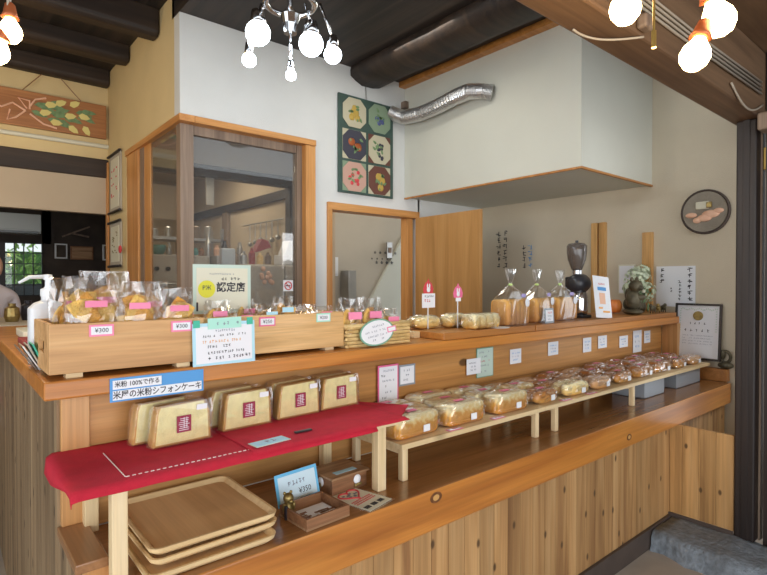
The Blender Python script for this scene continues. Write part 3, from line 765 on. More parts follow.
for k, (x, z, w, h) in enumerate(((1.35, 1.95, .16, .22), (1.62, 1.93, .3, .2), (1.95, 1.95, .1, .24), (2.12, 1.92, .1, .2))):
    t = thing('picture_frame', '%s picture frame right of the lattice window in the dark room' % ordinal(k), 'picture', (x, 8.98, z), group='frames in the dark far room')
    MB().box(-w / 2, w / 2, -.02, .015, -h / 2, h / 2).build('frame', ['whiteplastic', 'walnut', 'whiteplastic', 'lightblue'][k], t, bevel=.003)
    MB().box(-w / 2 + .02, w / 2 - .02, -.024, -.02, -h / 2 + .02, h / 2 - .02).build('print', ['farwall', 'walnut2', 'farwall', 'greyplastic'][k], t)
t = thing('propeller_ornament', 'pale propeller shaped ornament hanging high in the dark room', 'ornament', (1.55, 8.988, 2.25))
MB().box(-.2, .2, -.01, .01, -.012, .012, Matrix.Rotation(R(-25), 4, 'Y')).build('blade', 'greywood', t); MB().box(-.12, .12, -.01, .01, -.012, .012, Matrix.Translation((.05, 0, -.05)) @ Matrix.Rotation(R(10), 4, 'Y')).build('blade', 'greywood', t)
# shelves with goods behind the counter at left
t = thing('display_table', 'low wooden display table behind the pump bottle', 'table', (.62, 4.30, 0))
MB().box(-.7, .5, -.45, .45, 1.20, 1.24).build('tabletop', 'greywall', t, bevel=.005)
for x in (-.66, .42):
    for y in (-.41, .37): MB().box(x, x + .05, y, y + .05, 0, 1.199).build('leg', 'plank', t)
MB().box(-.66, .47, -.40, .40, .55, .58).build('shelf', 'plank', t)
for k in range(3): MB().box(-.6, .46, -.455, -.452, .66 + .12 * k, .72 + .12 * k).build('pink_sheet', 'pinkcard' if k == 1 else 'paper', t)
rnd = random.Random(31)
for k in range(9):
    x = .15 + .1 * k; h = rnd.uniform(.10, .24)
    m = ['cookie', 'walnut', 'gold', 'black', 'redbox', 'cookie', 'paper', 'redbox', 'greywood'][k]
    o = MB().lathe([(.035, 0), (.045, h * .3), (.04, h * .75), (.02, h * .85), (.022, h), (.001, h)], (x, 4.24 + rnd.uniform(-.1, .1), 1.2405), 14).build('souvenir_jar', m)
    tag(o, '%s souvenir jar from the left on the display table at the far left' % ordinal(k), 'jar', 'jars on the display table')
for k in range(3):
    o = MB().box(.62 + .15 * k, .75 + .15 * k, 3.96, 4.02, 1.2405, 1.36 + .02 * k).build('gift_box', ['redbox', 'walnut2', 'cookie'][k], bevel=.003)
    tag(o, '%s dark gift box in the row right of the souvenir jars' % ordinal(k), 'box', 'gift boxes')

# ================================================================== WALL DECORATION
# flower sign
t = thing('flower_sign', 'long brown hanging board painted with a bouquet of yellow lilies', 'sign', (.465, 5.46, 2.99))
MB().box(-1.2, .73, 0, .03, -.155, .155).build('board', 'signwood', t, bevel=.004)
b = MB(); rnd = random.Random(2)
def leafshape(b, cx, cz, L, w, a, y):
    P = [(0, 0), (.25 * L, w), (.7 * L, w * .8), (L, 0), (.7 * L, -w * .8), (.25 * L, -w)]
    P = [(cx + p[0] * math.cos(a) - p[1] * math.sin(a), cz + p[0] * math.sin(a) + p[1] * math.cos(a)) for p in P]
    b.prism(P, y - .002, y, 'y')
for k in range(22): leafshape(b, rnd.uniform(.13, .52), rnd.uniform(-.08, .07), .13, .022, R(rnd.uniform(-35, 25)), -.001 - .0002 * k)
b.build('painted_leaf', 'leafgreen', t)
for (x, z, a) in ((.12, .06, 10), (.20, .08, 25), (.31, .09, 30), (.27, -.01, 10), (.38, .02, -10), (.16, -.08, 0), (.30, -.09, -35), (.42, -.07, -60), (.08, -.02, 15)):
    b = MB(); leafshape(b, x + .12, z, .095, .028, R(a), -.006); b.build('painted_lily', 'lily', t)
b = MB()
for pts in (((-.03, -.02), (-.12, .03), (-.2, -.02), (-.3, .02), (-.38, .06), (-.36, .12), (-.30, .11)), ((-.03, -.02), (-.1, -.09), (-.16, -.12), (-.14, -.03)), ((0, -.04), (.1, -.11), (.2, -.13)), ((0, .02), (.04, .09), (.12, .12)), ((-.02, 0), (-.08, .08), (0, .07), (0, 0))):
    b.tube([(p[0] + .13, -.005, p[1]) for p in pts], .008, 6)
b.build('painted_ribbon', 'peach', t)
b = MB(); b.tube([(.08, .0, .155), (.25, .01, .36)], .004, 6); b.tube([(.52, 0, .155), (.33, .01, .36)], .004, 6); b.build('hanging_cord', 'walnut', t)
MB().tube([(-3, .03, -.22), (.75, .03, -.22)], .02, 10).build('rail', 'ivory', t)

# hanging scroll prints on the kitchen side wall
for k, (zc, h) in enumerate(((2.39, .52), (1.84, .40))):
    t = thing('scroll_print', ['upper narrow framed scroll print on the cream wall by the kitchen window', 'lower narrow scroll print with yellow seals on the cream wall'][k], 'print', (1.205, 5.2, zc))
    MB().box(0, .012, -.19, .19, -h / 2, h / 2).build('sheet', 'greywall', t)
    MB().box(-.004, 0, -.14, .14, -h / 2 + .04, h / 2 - .04).build('print', 'ivory', t)
    for s in (-1, 1): b = MB(); b.tube([(-.01, -.21, s * h / 2), (-.01, .21, s * h / 2)], .012, 10); b.build('roller', 'post', t)
    b = MB(); rnd = random.Random(40 + k)
    for q in range(14): 
        y = rnd.uniform(-.1, .1); z = rnd.uniform(-h * .3, h * .3); b.box(-.006, -.004, y, y + .03, z, z + .012)
    b.build('calligraphy', 'redink' if k == 0 else 'gold', t)
t = thing('red_charm', 'small red paper charm at the window jamb edge', 'charm', (1.19, 4.93, 1.78)); 
MB().blob((-.01, 0, 0), .012, .035, .035).build('charm', 'redink', t, smooth=True)
# fruit plaque
t = thing('fruit_plaque', 'dark green hanging plaque with six octagonal fruit pictures', 'plaque', (2.78, 3.53, 2.64))
MB().box(-.293, .293, 0, .02, -.405, .405).build('board', 'plaque', t, bevel=.003)
def octo(c, r, y0, y1, b):
    P = [(c[0] + r * sx, c[1] + r * sz) for sx, sz in ((-.5, -1), (.5, -1), (1, -.5), (1, .5), (.5, 1), (-.5, 1), (-1, .5), (-1, -.5))]
    b.prism(P, y0, y1, 'y')
cells = [(-.135, .265, 'tivory', 'tgold', 'plaque'), (.135, .265, 'tsage', 'tblue', 'plaque'), (-.135, 0, 'trousers', 'socket', 'tivory'), (.135, 0, 'tivory', 'trousers', 'tmaroon'), (-.135, -.265, 'tpink', 'redink', 'tsage'), (.135, -.265, 'tmaroon', 'tgold', 'tivory')]
for k, (x, z, bg, fr, cn) in enumerate(cells):
    if k >= 2: MB().box(x - .122, x + .122, -.002, -.0003, z - .122, z + .122).build('corner_field', cn, t)
    b = MB(); octo((x, z), .12, -.006, -.002, b); p = b.build('tile', bg, t)
    b = MB(); rnd = random.Random(60 + k)
    fs = {0: [(0, .04, .028), (0, 0, .045), (.03, -.04, .03), (-.03, -.04, .03)], 1: [(rnd.uniform(-.05, .05), rnd.uniform(-.05, .03), .02) for _ in range(9)], 2: [(-.03, .02, .036), (.035, -.015, .038)],
          3: [(rnd.uniform(-.03, .03), rnd.uniform(-.08, .05), .016) for _ in range(9)], 4: [(rnd.uniform(-.05, .05), rnd.uniform(-.06, .05), .017) for _ in range(8)], 5: [(-.01, .03, .036), (.03, -.0, .034), (.01, -.06, .034)]}[k]
    for (a, c, r) in fs: b.blob((x + a, -.006, z + c), r, .004, r, nu=12, nv=6)
    b.build('fruit', fr, t, smooth=True)
    b = MB()
    for _ in range(7): leafshape(b, x + rnd.uniform(-.05, .05), z + rnd.uniform(-.05, .06), .045, .011, rnd.uniform(0, 6.2), -.0075)
    b.build('leaf', 'leafgreen', t)
b = MB(); b.tube([(.0, .01, .40), (0, .02, .52)], .003, 6); b.build('hanging_wire', 'steel', t)
# round plate on right wall
t = thing('relief_plate', 'round grey relief plate with bread and wheat on the right wall', 'plate', (4.298, 1.445, 2.012), rot=(0, R(-90), 0))
b = MB(); b.lathe([(.001, .01), (.13, .012), (.15, .022), (.155, .028), (.163, .024), (.163, .0), (.001, .0)], (0, 0, 0), 40); b.build('dish', 'skirt', t, smooth=False)
b = MB(); b.lathe([(.001, .013), (.147, .022), (.147, .018), (.001, .009)], (0, 0, .003), 40); b.build('relief_ground', plain('grey_stoneware', (.28, .25, .20), .7, bump=.5, bscale=90, vary=.12), t)
b = MB(); b.box(.02, .075, -.03, .06, .02, .034); b.build('milk_jug', 'ivory', t, bevel=.008); b = MB(); b.box(.025, .068, -.05, -.012, .03, .04); b.build('butter', 'gold', t, bevel=.006)
b = MB()
for (x, y, rx, ry) in ((-.02, -.04, .03, .06), (-.045, .0, .028, .05), (-.06, .05, .022, .03), (-.02, .09, .02, .04), (0, -.09, .02, .035)): b.blob((x, y, .024), rx, ry, .016, nu=14, nv=8)
b.build('bread_relief', 'peach', t, smooth=True)
# battens on right wall
for (y, z1, lab, w) in ((2.29, 2.0, 'left of two yellow wood battens behind the coffee grinder', .055), (2.22, 2.0, 'right of two yellow wood battens behind the coffee grinder', .055), (1.85, 1.89, 'single brown wood batten on the wall behind the dried flowers', .075)):
    o = MB().box(4.262, 4.298, y - w / 2, y + w / 2, 1.2, z1).build('wall_batten', 'batten', bevel=.002); tag(o, lab, 'batten')
# vertical lettering on right wall
def vert_text(name, label, y, z, n, s, mats, cols, seed):
    t = thing(name, label, 'notice', (4.294, y, z)); rnd = random.Random(seed)
    for ci, c in enumerate(cols):
        b = MB()
        for k in range(n):
            zz = -k * s * 1.15
            for q in range(4):
                a = rnd.uniform(-.4, .2) * s; h = rnd.uniform(-.45, .45) * s
                b.box(-.001, 0, c + a, c + a + s * rnd.uniform(.3, .6), zz + h - s * .05, zz + h + s * .05)
            a = rnd.uniform(-.25, .2) * s; b.box(-.001, 0, c + a, c + a + s * .12, zz - s * .4, zz + s * .4)
        b.build('calligraphy', mats[ci % len(mats)], t)
    return t
vert_text('wall_lettering', 'tall vertical black and red lettering on the wall beside the open door', 3.27, 1.98, 6, .055, ['ink', 'ink'], (-.04, .04), 3)
vert_text('wall_lettering', 'short vertical lettering with a blue line beside the tall lettering', 2.99, 1.83, 4, .05, ['signblue', 'ink'], (-.05, .02), 4)
t = thing('calligraphy_poster', 'white poster with vertical brush lettering behind the certificate', 'poster', (4.292, 1.65, 1.47), rot=(0, 0, R(-90)))
MB().box(-.14, .14, 0, .003, -.16, .15).build('sheet', 'paper', t)
for xx, s, n, z0 in ((.10, .036, 6, .12), (.03, .022, 6, .03), (-.10, .034, 3, .12), (-.03, .018, 2, -.02)):
    b = MB(); rnd = random.Random(int(s * 1000))
    for k in range(n):
        zz = z0 - k * s * 1.2
        for q in range(4): a = rnd.uniform(-.45, .1) * s; h = rnd.uniform(-.4, .4) * s; b.box(xx + a, xx + a + s * .5, -.0015, -.0003, zz + h - s * .07, zz + h + s * .07)
        b.box(xx - s * .05, xx + s * .08, -.0015, -.0003, zz - s * .4, zz + s * .4)
    b.build('calligraphy', 'ink', t)
t = thing('framed_notice', 'pale framed sheet on the wall left of the dried flowers', 'picture', (4.284, 2.02, 1.52), rot=(0, 0, R(-90))); MB().box(-.07, .07, 0, .012, -.12, .12).build('frame', 'ivory', t, bevel=.002); MB().box(-.06, .06, -.002, -.0003, -.11, .11).build('sheet', 'paper', t)

# certificate standing at the end of the bread shelf
t = thing('framed_certificate', 'framed white certificate with a gold seal leaning at the counter end', 'certificate', (4.255, 1.48, 1.135), rot=(R(-5), 0, R(-90)))
b = MB(); 
for (x0, x1, z0, z1) in ((-.155, .155, .19, .205), (-.155, .155, -.205, -.19), (-.155, -.14, -.19, .19), (.14, .155, -.19, .19)): b.box(x0, x1, -.012, .006, z0, z1)
b.build('frame', 'post', t); MB().box(-.14, .14, -.001, .004, -.19, .19).build('sheet', 'paper', t)
b = MB(); b.lathe([(.001, .004), (.030, .004), (.034, .002), (.034, 0), (.001, 0)], (0, 0, 0), 28, Matrix.Translation((0, -.002, .115)) @ Matrix.Rotation(R(90), 4, 'X')); b.build('gold_seal', 'gold', t)
b = MB(); rnd = random.Random(8)
for k in range(4): scribble(b, -.055 + .03 * k, -.03 + .03 * k, .06, .02, -.002, rnd, 1)
for k in range(5): scribble(b, -.09 + .038 * k, -.062 + .038 * k, .008, .024, -.002, rnd, 1)
b.build('lettering', 'ink', t)
b = MB()
for k in range(4): scribble(b, -.1, .1, -.03 - .02 * k, .009, -.002, rnd)
b.build('small_print', 'greyink', t)
b = MB()
for k in range(22): b.box(-.12 + .0114 * k, -.114 + .0114 * k, -.0018, -.001, .158 + .006 * math.sin(k * 1.3), .168 + .006 * math.sin(k * 1.3))
for s in (-1, 1):
    for k in range(9): b.box(s * .12 - .004, s * .12 + .004, -.0018, -.001, .145 - .018 * k, .152 - .018 * k)
b.build('border_ornament', 'sage', t)
t = thing('gold_figurine', 'small antique gold ring shaped figurine on the ledge by the post', 'figurine', (4.262, 1.30, .881))
b = MB(); b.tube([(0, .030 * math.cos(a), .085 + .040 * math.sin(a)) for a in [2 * PI * k / 16 for k in range(17)]], .011, 8); b.build('ring', 'bronze', t, smooth=True)
b = MB(); b.blob((0, 0, .025), .035, .05, .025); b.blob((0, .02, .10), .018, .02, .035); b.build('base', 'bronze', t, smooth=True)

# ================================================================== LAMPS
def led_cluster():
    o = thing('ceiling_spot_cluster', 'chrome ceiling fixture with five glaring cool white spot bulbs', 'lamp', (1.225, 2.12, 2.53))
    b = MB(); b.tube([(.11 * math.cos(a), .11 * math.sin(a), .235) for a in [2 * PI * k / 28 for k in range(29)]], .014, 10); b.build('ring', 'chrome', o, smooth=True)
    b = MB(); b.lathe([(.03, .10), (.035, .14), (.045, .18), (.012, .22), (.012, .3), (.05, .3), (.05, .5), (.012, .5), (.012, .93), (.06, .93), (.06, .76 + .17)], (0, 0, 0), 16); b.build('stem', 'chrome', o)
    spots = [(1.113, 2.216, 2.633, .056), (1.298, 2.06, 2.583, .055), (1.373, 1.995, 2.533, .040), (1.081, 2.24, 2.51, .032), (1.226, 2.117, 2.44, .024)]
    for (x, y, z, r) in spots:
        p = Vector((x - 1.225, y - 2.12, z - 2.53)); d = Vector((p.x * .2 - .0, p.y * .2, -.5)).normalized()
        base = Vector((p.x * .7, p.y * .7, .235))
        if r < .026: base = Vector((0, 0, .10))
        b = MB(); b.tube([base, p + Vector((0, 0, r + .035))], .006, 8); b.tube([p + Vector((0, 0, r + .045)), p + Vector((0, 0, r * .4))], [r * .5, r * .75], 14); q = b.build('socket', 'chrome', o, smooth=True)
        b = MB(); b.blob(p, r, r, r, nu=20, nv=12); b.build('bulb', 'bulbcool', q, smooth=True)
    return o
led_cluster()
for i, (x, y, z) in enumerate(((1.10, 2.2, 2.56), (1.33, 2.03, 2.50))): light('led_glow', 'POINT', (x, y, z - .09), 9, (.74, .87, 1), .05)
def warm_lamp(label, pos, r, top, aim=(0, 0, -1)):
    o = thing('hanging_bulb', label, 'lamp', pos)
    d = Vector(aim).normalized(); Mx = d.to_track_quat('-Z', 'Y').to_matrix().to_4x4()
    b = MB(); b.lathe([(.001, -r * 1.05), (r * .55, -r * .9), (r * .9, -r * .45), (r, 0), (r * .9, r * .45), (r * .62, r * .9), (r * .4, r * 1.3), (r * .36, r * 1.45)], (0, 0, 0), 36, Mx); b.build('bulb', 'bulbwarm', o, smooth=True)
    b = MB(); b.lathe([(r * .40, r * 1.3), (r * .75, r * 1.35), (r * .6, r * 1.7), (r * .42, r * 2.6), (r * .2, r * 2.8)], (0, 0, 0), 16, Mx); b.build('socket', 'socket', o, smooth=True)
    p0 = Mx @ Vector((0, 0, r * 2.8))
    b = MB(); b.tube([p0, (p0.x * 1.2, p0.y * 1.2, p0.z + .04), (p0.x, p0.y, top - pos[2])], .004, 6); b.build('cord', 'cord', o)
    return o
warm_lamp('warm glowing bulb at the top right, leftmost of the three under the beam', (1.397, .666, 2.225), .040, 2.72)
warm_lamp('warm glowing bulb at the top right, highest at the far right', (1.60, .51, 2.20), .042, 2.72, (.35, -.2, -1))
warm_lamp('warm glowing bulb at the top right, lowest of the three', (1.538, .546, 2.10), .038, 2.72, (-.3, .15, -1))
warm_lamp('warm glowing bulb at the top left, upper of the pair by the flower sign', (.186, 2.2, 2.35), .036, 3.46)
warm_lamp('warm glowing bulb at the top left, lower of the pair by the flower sign', (.15, 2.20, 2.27), .036, 3.46, (-.25, .1, -1))
light('bulb_glow', 'POINT', (1.47, .58, 2.0), 5, (1, .72, .40), .06)
light('bulb_glow_left', 'POINT', (.17, 2.3, 2.22), 16, (1, .70, .36), .06)
light('warm_point_far', 'POINT', (-.3, 4.4, 2.6), 14, (1, .72, .38), .08)  # warm point light in the left bay, no bulb modelled with it
o = MB(); o.tube([(1.31, .555, 2.72), (1.31, .555, 2.10)], .003, 6); o.tube([(1.31, .555, 2.10), (1.31, .555, 2.06)], .006, 8); tag(o.build('pull_chain', 'brass'), 'thin brass pull chain hanging between the warm bulbs at the top right', 'pull chain')

# ================================================================== RED CLOTH STAND
t = thing('cake_stand', 'pale pine stand under the red cloth on the lower counter', 'stand', (0, 0, .79))
MB().box(.305, 1.22, 1.36, 1.70, .216, .232).build('board', 'pine', t, bevel=.001)
for (x, y) in ((.322, 1.376), (.322, 1.684), (1.122, 1.684), (1.14, 1.383)): MB().box(x - .018, x + .018, y - .018, y + .018, 0, .2155).build('leg', 'pineleg', t, bevel=.003)
def cloth(name, label, x0, x1, y0, y1, z, hang, corner=None, n=44, m=20, mat='red', thick=.0015, off=0):
    b = MB(); V = []
    for i in range(n + 1):
        row = []
        for j in range(m + 1):
            x = x0 + (x1 - x0) * i / n; y = y0 + (y1 - y0) * j / m; zz = z; X_, Y_ = x, y
            # drape over front and left edge of the board
            fe, le = 1.352 - off, .297 - off
            df = max(0, fe - y); dl = max(0, le - x)
            if df > 0: zz -= df; Y_ = fe - .012 - .15 * df + .006 * math.sin(x * 23) * df * 8
            if dl > 0:
                q = min(dl, .078); hg = (dl - q) * max(.25, min(1, (y - 1.34) / .25)); X_ = le - q - .1 * hg; zz -= hg
            zz += .0012 * mnoise.noise(Vector((x * 14, y * 14, 3)))
            row.append(b.bm.verts.new((X_, Y_, zz)))
        V.append(row)
    for i in range(n):
        for j in range(m): b.face([V[i][j], V[i + 1][j], V[i + 1][j + 1], V[i][j + 1]])
    o = b.build(name, mat, smooth=True); md = o.modifiers.new('thick', 'SOLIDIFY'); md.thickness = thick; md.offset = 1
    return tag(o, label, 'cloth')
c1 = cloth('table_runner', 'crimson cloth with white stitching draped over the pine stand', .168, 1.10, 1.334, 1.705, 1.0245, 0)
b = MB()
for k in range(34): x = .34 + .0145 * k; b.box(x, x + .008, 1.377, 1.379, 1.0262, 1.028)
for k in range(16): y = 1.38 + .0145 * k; b.box(.338, .340, y, y + .008, 1.0262, 1.028)
for o in (b.build('stitching', 'thread', c1),): pass
b = MB()
c2 = cloth('table_runner', 'second crimson cloth laid over the right half of the stand, reaching to a point', .66, 1.24, 1.343, 1.69, 1.028, 0, off=.004)
b = MB(); b.prism([(1.23, 1.37), (1.36, 1.475), (1.35, 1.50), (1.235, 1.68)], 1.0275, 1.029, 'z'); b.build('corner_point', 'red', c2)

# chiffon cake packs
def chiffon():
    o = thing('chiffon_cake_pack', 'x', 'cake', (0, 0, 0), 0, 'wrapped chiffon cakes on the red cloth')
    w, h, d = .087, .118, .040
    b = MB(); out = [(-w, 0), (-w * .88, h * .80), (-w * .80, h * .96), (w * .80, h), (w * .96, h * .7), (w, 0)]
    inn = [(p[0] * .90, .006 + p[1] * .93) for p in out]
    b.prism(out, .0, d, 'y'); b.build('crust', 'crust', o, bevel=.006)
    b = MB(); b.prism(inn, -.0015, .003, 'y'); b.build('crumb', 'crumb', o, bevel=.002)
    b = MB(); b.box(-.020, .022, -.0075, -.0068, .034, .082); l = b.build('label', 'maroon', o)
    b = MB(); rnd = random.Random(3)
    for k in range(7): z = .040 + .0055 * k; b.box(-.012 + rnd.uniform(-.003, .002), .014 + rnd.uniform(-.004, .004), -.0081, -.0075, z, z + .0014)
    for k in range(2): b.box(.0 + .008 * k, .0015 + .008 * k, -.0081, -.0075, .045, .077)
    b.build('label_print', 'paper', l)
    b = MB(); b.box(.038, .070, -.0085, -.0078, h - .026, h - .010); b.build('price_label', 'paper', o)
    b = MB(); rnd = random.Random(5); rs = []
    for y, k in ((-.006, 1.0), (.01, 1.045), (.03, 1.045), (d + .006, 1.0)):
        rs.append([Vector((p[0] * k + rnd.uniform(-.002, .002), y + rnd.uniform(-.002, .002), max(.0008, -.004 + p[1] * 1.05 + rnd.uniform(-.001, .003)))) for p in out])
    b.rings(rs); b.build('wrapper', 'film', o)
    b = MB(); V = []
    for i in range(9):
        z = .005 + .112 * i / 8; V.append([Vector((w * 1.02 - .012 * i / 8 + .016 * q / 3, .012 + rnd.uniform(-.006, .006), z)) for q in range(4)])
    b.rings(V, False, False); V = []
    b.build('wrapper_fin', 'film2', o)
    return o
ch = chiffon(); spots = [(.535, 1.545, 3, 0), (.755, 1.580, 2, 0), (.955, 1.595, 2, 0), (1.14, 1.61, 2, 0), (.50, 1.612, 3, 1), (.735, 1.645, 2, 1), (.95, 1.652, 1, 1), (1.14, 1.66, 1, 1)]
for i, (x, y, a, back) in enumerate(spots):
    o = ch if i == 0 else copy_tree(ch)
    o.location = (x, y, 1.031); o.rotation_euler = (0, 0, R(a))
    if back: o.scale = (1, 1, 1.02)
    o['label'] = 'wrapped yellow chiffon cake, %s from left in the %s row on the red cloth' % (ordinal(i % 4), 'back' if back else 'front')
card('name_card', 'pale mint name card lying on the red cloth before the cakes', 'card', (.735, 1.395, 1.0325), .115, .05, 'sage', [(.0, -.5, .5, .4, 'greyink')], tilt=R(-90), bw=.004, paper='lightblue', rz=R(5))
o = MB().box(.835, .895, 1.415, 1.43, 1.031, 1.036).build('black_pen', 'black', bevel=.002); tag(o, 'short black clip lying on the red cloth right of the name card', 'clip')

# ================================================================== TRAYS
def tray():
    o = thing('serving_tray', 'x', 'tray', (0, 0, 0), 0, 'stacked wooden trays')
    W2, D2, h = .172, .185, .022
    def rr(w, d, r, z, n=5):
        P = []
        for (cx, cy, a0) in ((w - r, d - r, 0), (-w + r, d - r, 90), (-w + r, -d + r, 180), (w - r, -d + r, 270)):
            for k in range(n + 1): a = R(a0 + 90 * k / n); P.append(Vector((cx + r * math.cos(a), cy + r * math.sin(a), z)))
        return P
    b = MB(); b.rings([rr(W2 - .016, D2 - .016, .02, 0), rr(W2 - .004, D2 - .004, .026, .010), rr(W2, D2, .028, h), rr(W2 - .007, D2 - .007, .024, h), rr(W2 - .02, D2 - .02, .02, .0095)]); b.build('rim', 'traysides', o, smooth=False)
    b = MB(); b.rings([rr(W2 - .0195, D2 - .0195, .02, .0097), rr(W2 - .0195, D2 - .0195, .02, .0112)]); b.build('base', 'tray', o)
    return o
tr = tray()
for i, (x, y, z, a) in enumerate(((.530, 1.462, .792, 0), (.545, 1.487, .8145, 1), (.548, 1.492, .837, 0))):
    o = tr if i == 0 else copy_tree(tr)
    o.location = (x, y, z); o.rotation_euler = (0, 0, R(a)); o['label'] = ['bottom wooden tray of the stack on the lower counter', 'middle wooden tray of the stack on the lower counter', 'top wooden tray of the stack on the lower counter, wiped and empty'][i]

# ================================================================== CASH BOXES, CARD, FLYER
t = thing('coin_tray', 'open shallow brown wooden box with a printed card inside', 'box', (.862, 1.352, .791), R(3))
b = MB(); w, d, h = .078, .072, .034
MB().box(-w, w, -d, d, 0, .006).build('base', 'walnut2', t)
for (x0, x1, y0, y1) in ((-w, w, -d, -d + .008), (-w, w, d - .008, d), (-w, -w + .008, -d + .008, d - .008), (w - .008, w, -d + .008, d - .008)): MB().box(x0, x1, y0, y1, .006, h).build('side', 'walnut', t, bevel=.001)
MB().box(-.06, .062, -.055, .045, .0065, .010).build('card', 'paper', t)
b = MB(); rnd = random.Random(14)
for k in range(16): leafshape_z = [(rnd.uniform(-.05, .05), rnd.uniform(-.04, .02))]; x, y = leafshape_z[0]; b.box(x - .01, x + .012, y - .004, y + .004, .0101, .0110, Matrix.Rotation(R(rnd.uniform(-8, 8)), 4, 'Z'))
b.build('card_print', 'walnut', t)
t = thing('wooden_box', 'closed brown wooden box with a paper strip on its hinged lid', 'box', (1.055, 1.50, .791), R(3))
MB().box(-.075, .075, -.062, .062, 0, .052).build('body', 'walnut', t, bevel=.002)
MB().box(-.082, .082, -.070, .068, .0525, .060).build('lid', 'walnut2', t, bevel=.002)
MB().box(-.045, .045, -.045, -.022, .0602, .0612).build('paper_strip', 'lightblue', t)
for (x, y, a) in ((.03, -.064, 0), (-.077, .0, 1)):
    b = MB(); b.blob((x, y, .033), .016 if not a else .004, .004 if not a else .016, .016, nu=12, nv=8); q = b.build('flower_sticker', 'paper', t, smooth=True)
    b = MB()
    for k in range(4): b.blob((x + (rnd.uniform(-.02, .02) if not a else -.002), y + (rnd.uniform(-.02, .02) if a else -.002), .022 + rnd.uniform(-.008, .01)), .006, .006, .006, nu=8, nv=6)
    b.build('flower_leaf', 'gold', q, smooth=True)
t = card('price_card', 'sky blue edged card priced 350 yen behind the open wooden box', 'card', (.875, 1.472, .845), .165, .098, 'cardblue', [(.25, -.6, .5, .17, 'greyink')], tilt=R(-14), rz=R(6), texts=[('¥350', .024, 'ink', .025, -.018)], bw=.010, paper='paleblue')
t = thing('bear_figurine', 'small bronze bear figurine at the corner of the open box', 'figurine', (.80, 1.405, .791))
b = MB(); b.blob((0, 0, .022), .016, .016, .024); b.blob((0, -.004, .055), .016, .015, .016); b.blob((0, -.019, .050), .007, .007, .006); b.blob((-.011, 0, .070), .005, .004, .005); b.blob((.011, 0, .070), .005, .004, .005)
for s in (-1, 1): b.blob((s * .013, -.012, .008), .008, .013, .008); b.blob((s * .016, -.007, .030), .006, .008, .013)
b.build('body', 'gold', t, smooth=True); MB().box(-.022, -.014, -.026, -.018, .0, .04).build('leaflet', 'black', t)
t = thing('flyer', 'flat flyer with a red heart symbol lying beside the wooden box', 'flyer', (1.043, 1.365, .7915), R(14))
MB().box(-.058, .058, -.088, .088, 0, .001).build('sheet', 'ivory', t)
b = MB()
hp = [(16 * math.sin(a) ** 3, 13 * math.cos(a) - 5 * math.cos(2 * a) - 2 * math.cos(3 * a) - math.cos(4 * a)) for a in [2 * PI * k / 30 for k in range(30)]]
hp = [(p[0] * .0026, .038 + p[1] * .0024) for p in hp]
b.tube([(p[0], p[1], .002) for p in hp + hp[:1]], .003, 6); b.build('heart_outline', 'redink', t)
b = MB(); rnd = random.Random(3)
for k in range(10): x, y = rnd.uniform(-.025, .025), .035 + rnd.uniform(-.015, .018); b.box(x - .005, x + .006, y - .003, y + .004, .0012, .002)
b.build('heart_emblem', 'greyink', t)
b = MB(); 
for k in range(3):
    for q in range(12): b.box(-.048 + .008 * q, -.043 + .008 * q, -.01 - .011 * k, -.004 - .011 * k, .0012, .0018)
b.build('red_lettering', 'redink', t)
b = MB()
for q in range(3): 
    for k in range(5): b.box(-.05 + .034 * q + .005 * k, -.047 + .034 * q + .005 * k, -.072, -.055, .0012, .0018); b.box(-.05 + .034 * q, -.026 + .034 * q, -.072 + .004 * k, -.071 + .004 * k, .0012, .0018)
b.build('black_lettering', 'ink', t)
MB().box(-.066, .066, -.096, .096, -.0004, -.0001).build('laminate', 'plastic', t)

# ================================================================== BREAD SHELF
for i, (x0, x1, legs, lab) in enumerate(((1.24, 2.13, (1.262, 2.075), 'low pale pine bench under the cheese breads, nearer the red cloth'), (2.134, 4.19, (2.235, 3.03), 'long low pale pine bench under the buns, reaching to the certificate'))):
    t = thing('bread_bench', lab, 'bench', (0, 0, .79))
    MB().box(x0, x1, 1.375, 1.70, .115, .134).build('board', 'pine', t, bevel=.0015)
    for x in legs:
        for y in (1.395, 1.672): MB().box(x - .013, x + .013, y - .013, y + .013, 0, .114).build('leg', 'pineleg', t, bevel=.003)
        MB().box(x - .012, x + .012, 1.41, 1.66, .095, .1148).build('crosspiece', 'pine', t)
for i, (x0, x1) in enumerate(((3.25, 3.53), (3.72, 4.13))):
    t = thing('plastic_bin', ['left grey translucent plastic bin under the end of the bread bench', 'right grey translucent plastic bin under the end of the bread bench'][i], 'bin', (x0, 1.42, .791))
    w = x1 - x0; b = MB()
    for (a, c, e_, f_) in ((0, w, 0, .004), (0, w, .196, .2), (0, .004, .004, .196), (w - .004, w, .004, .196)): b.box(a, c, e_, f_, 0, .10)
    b.box(0, w, 0, .2, 0, .004); b.build('body', 'greyplastic', t)
    MB().box(-.005, w + .005, -.006, .206, .10, .112).build('rim', 'greyplastic', t, bevel=.002)

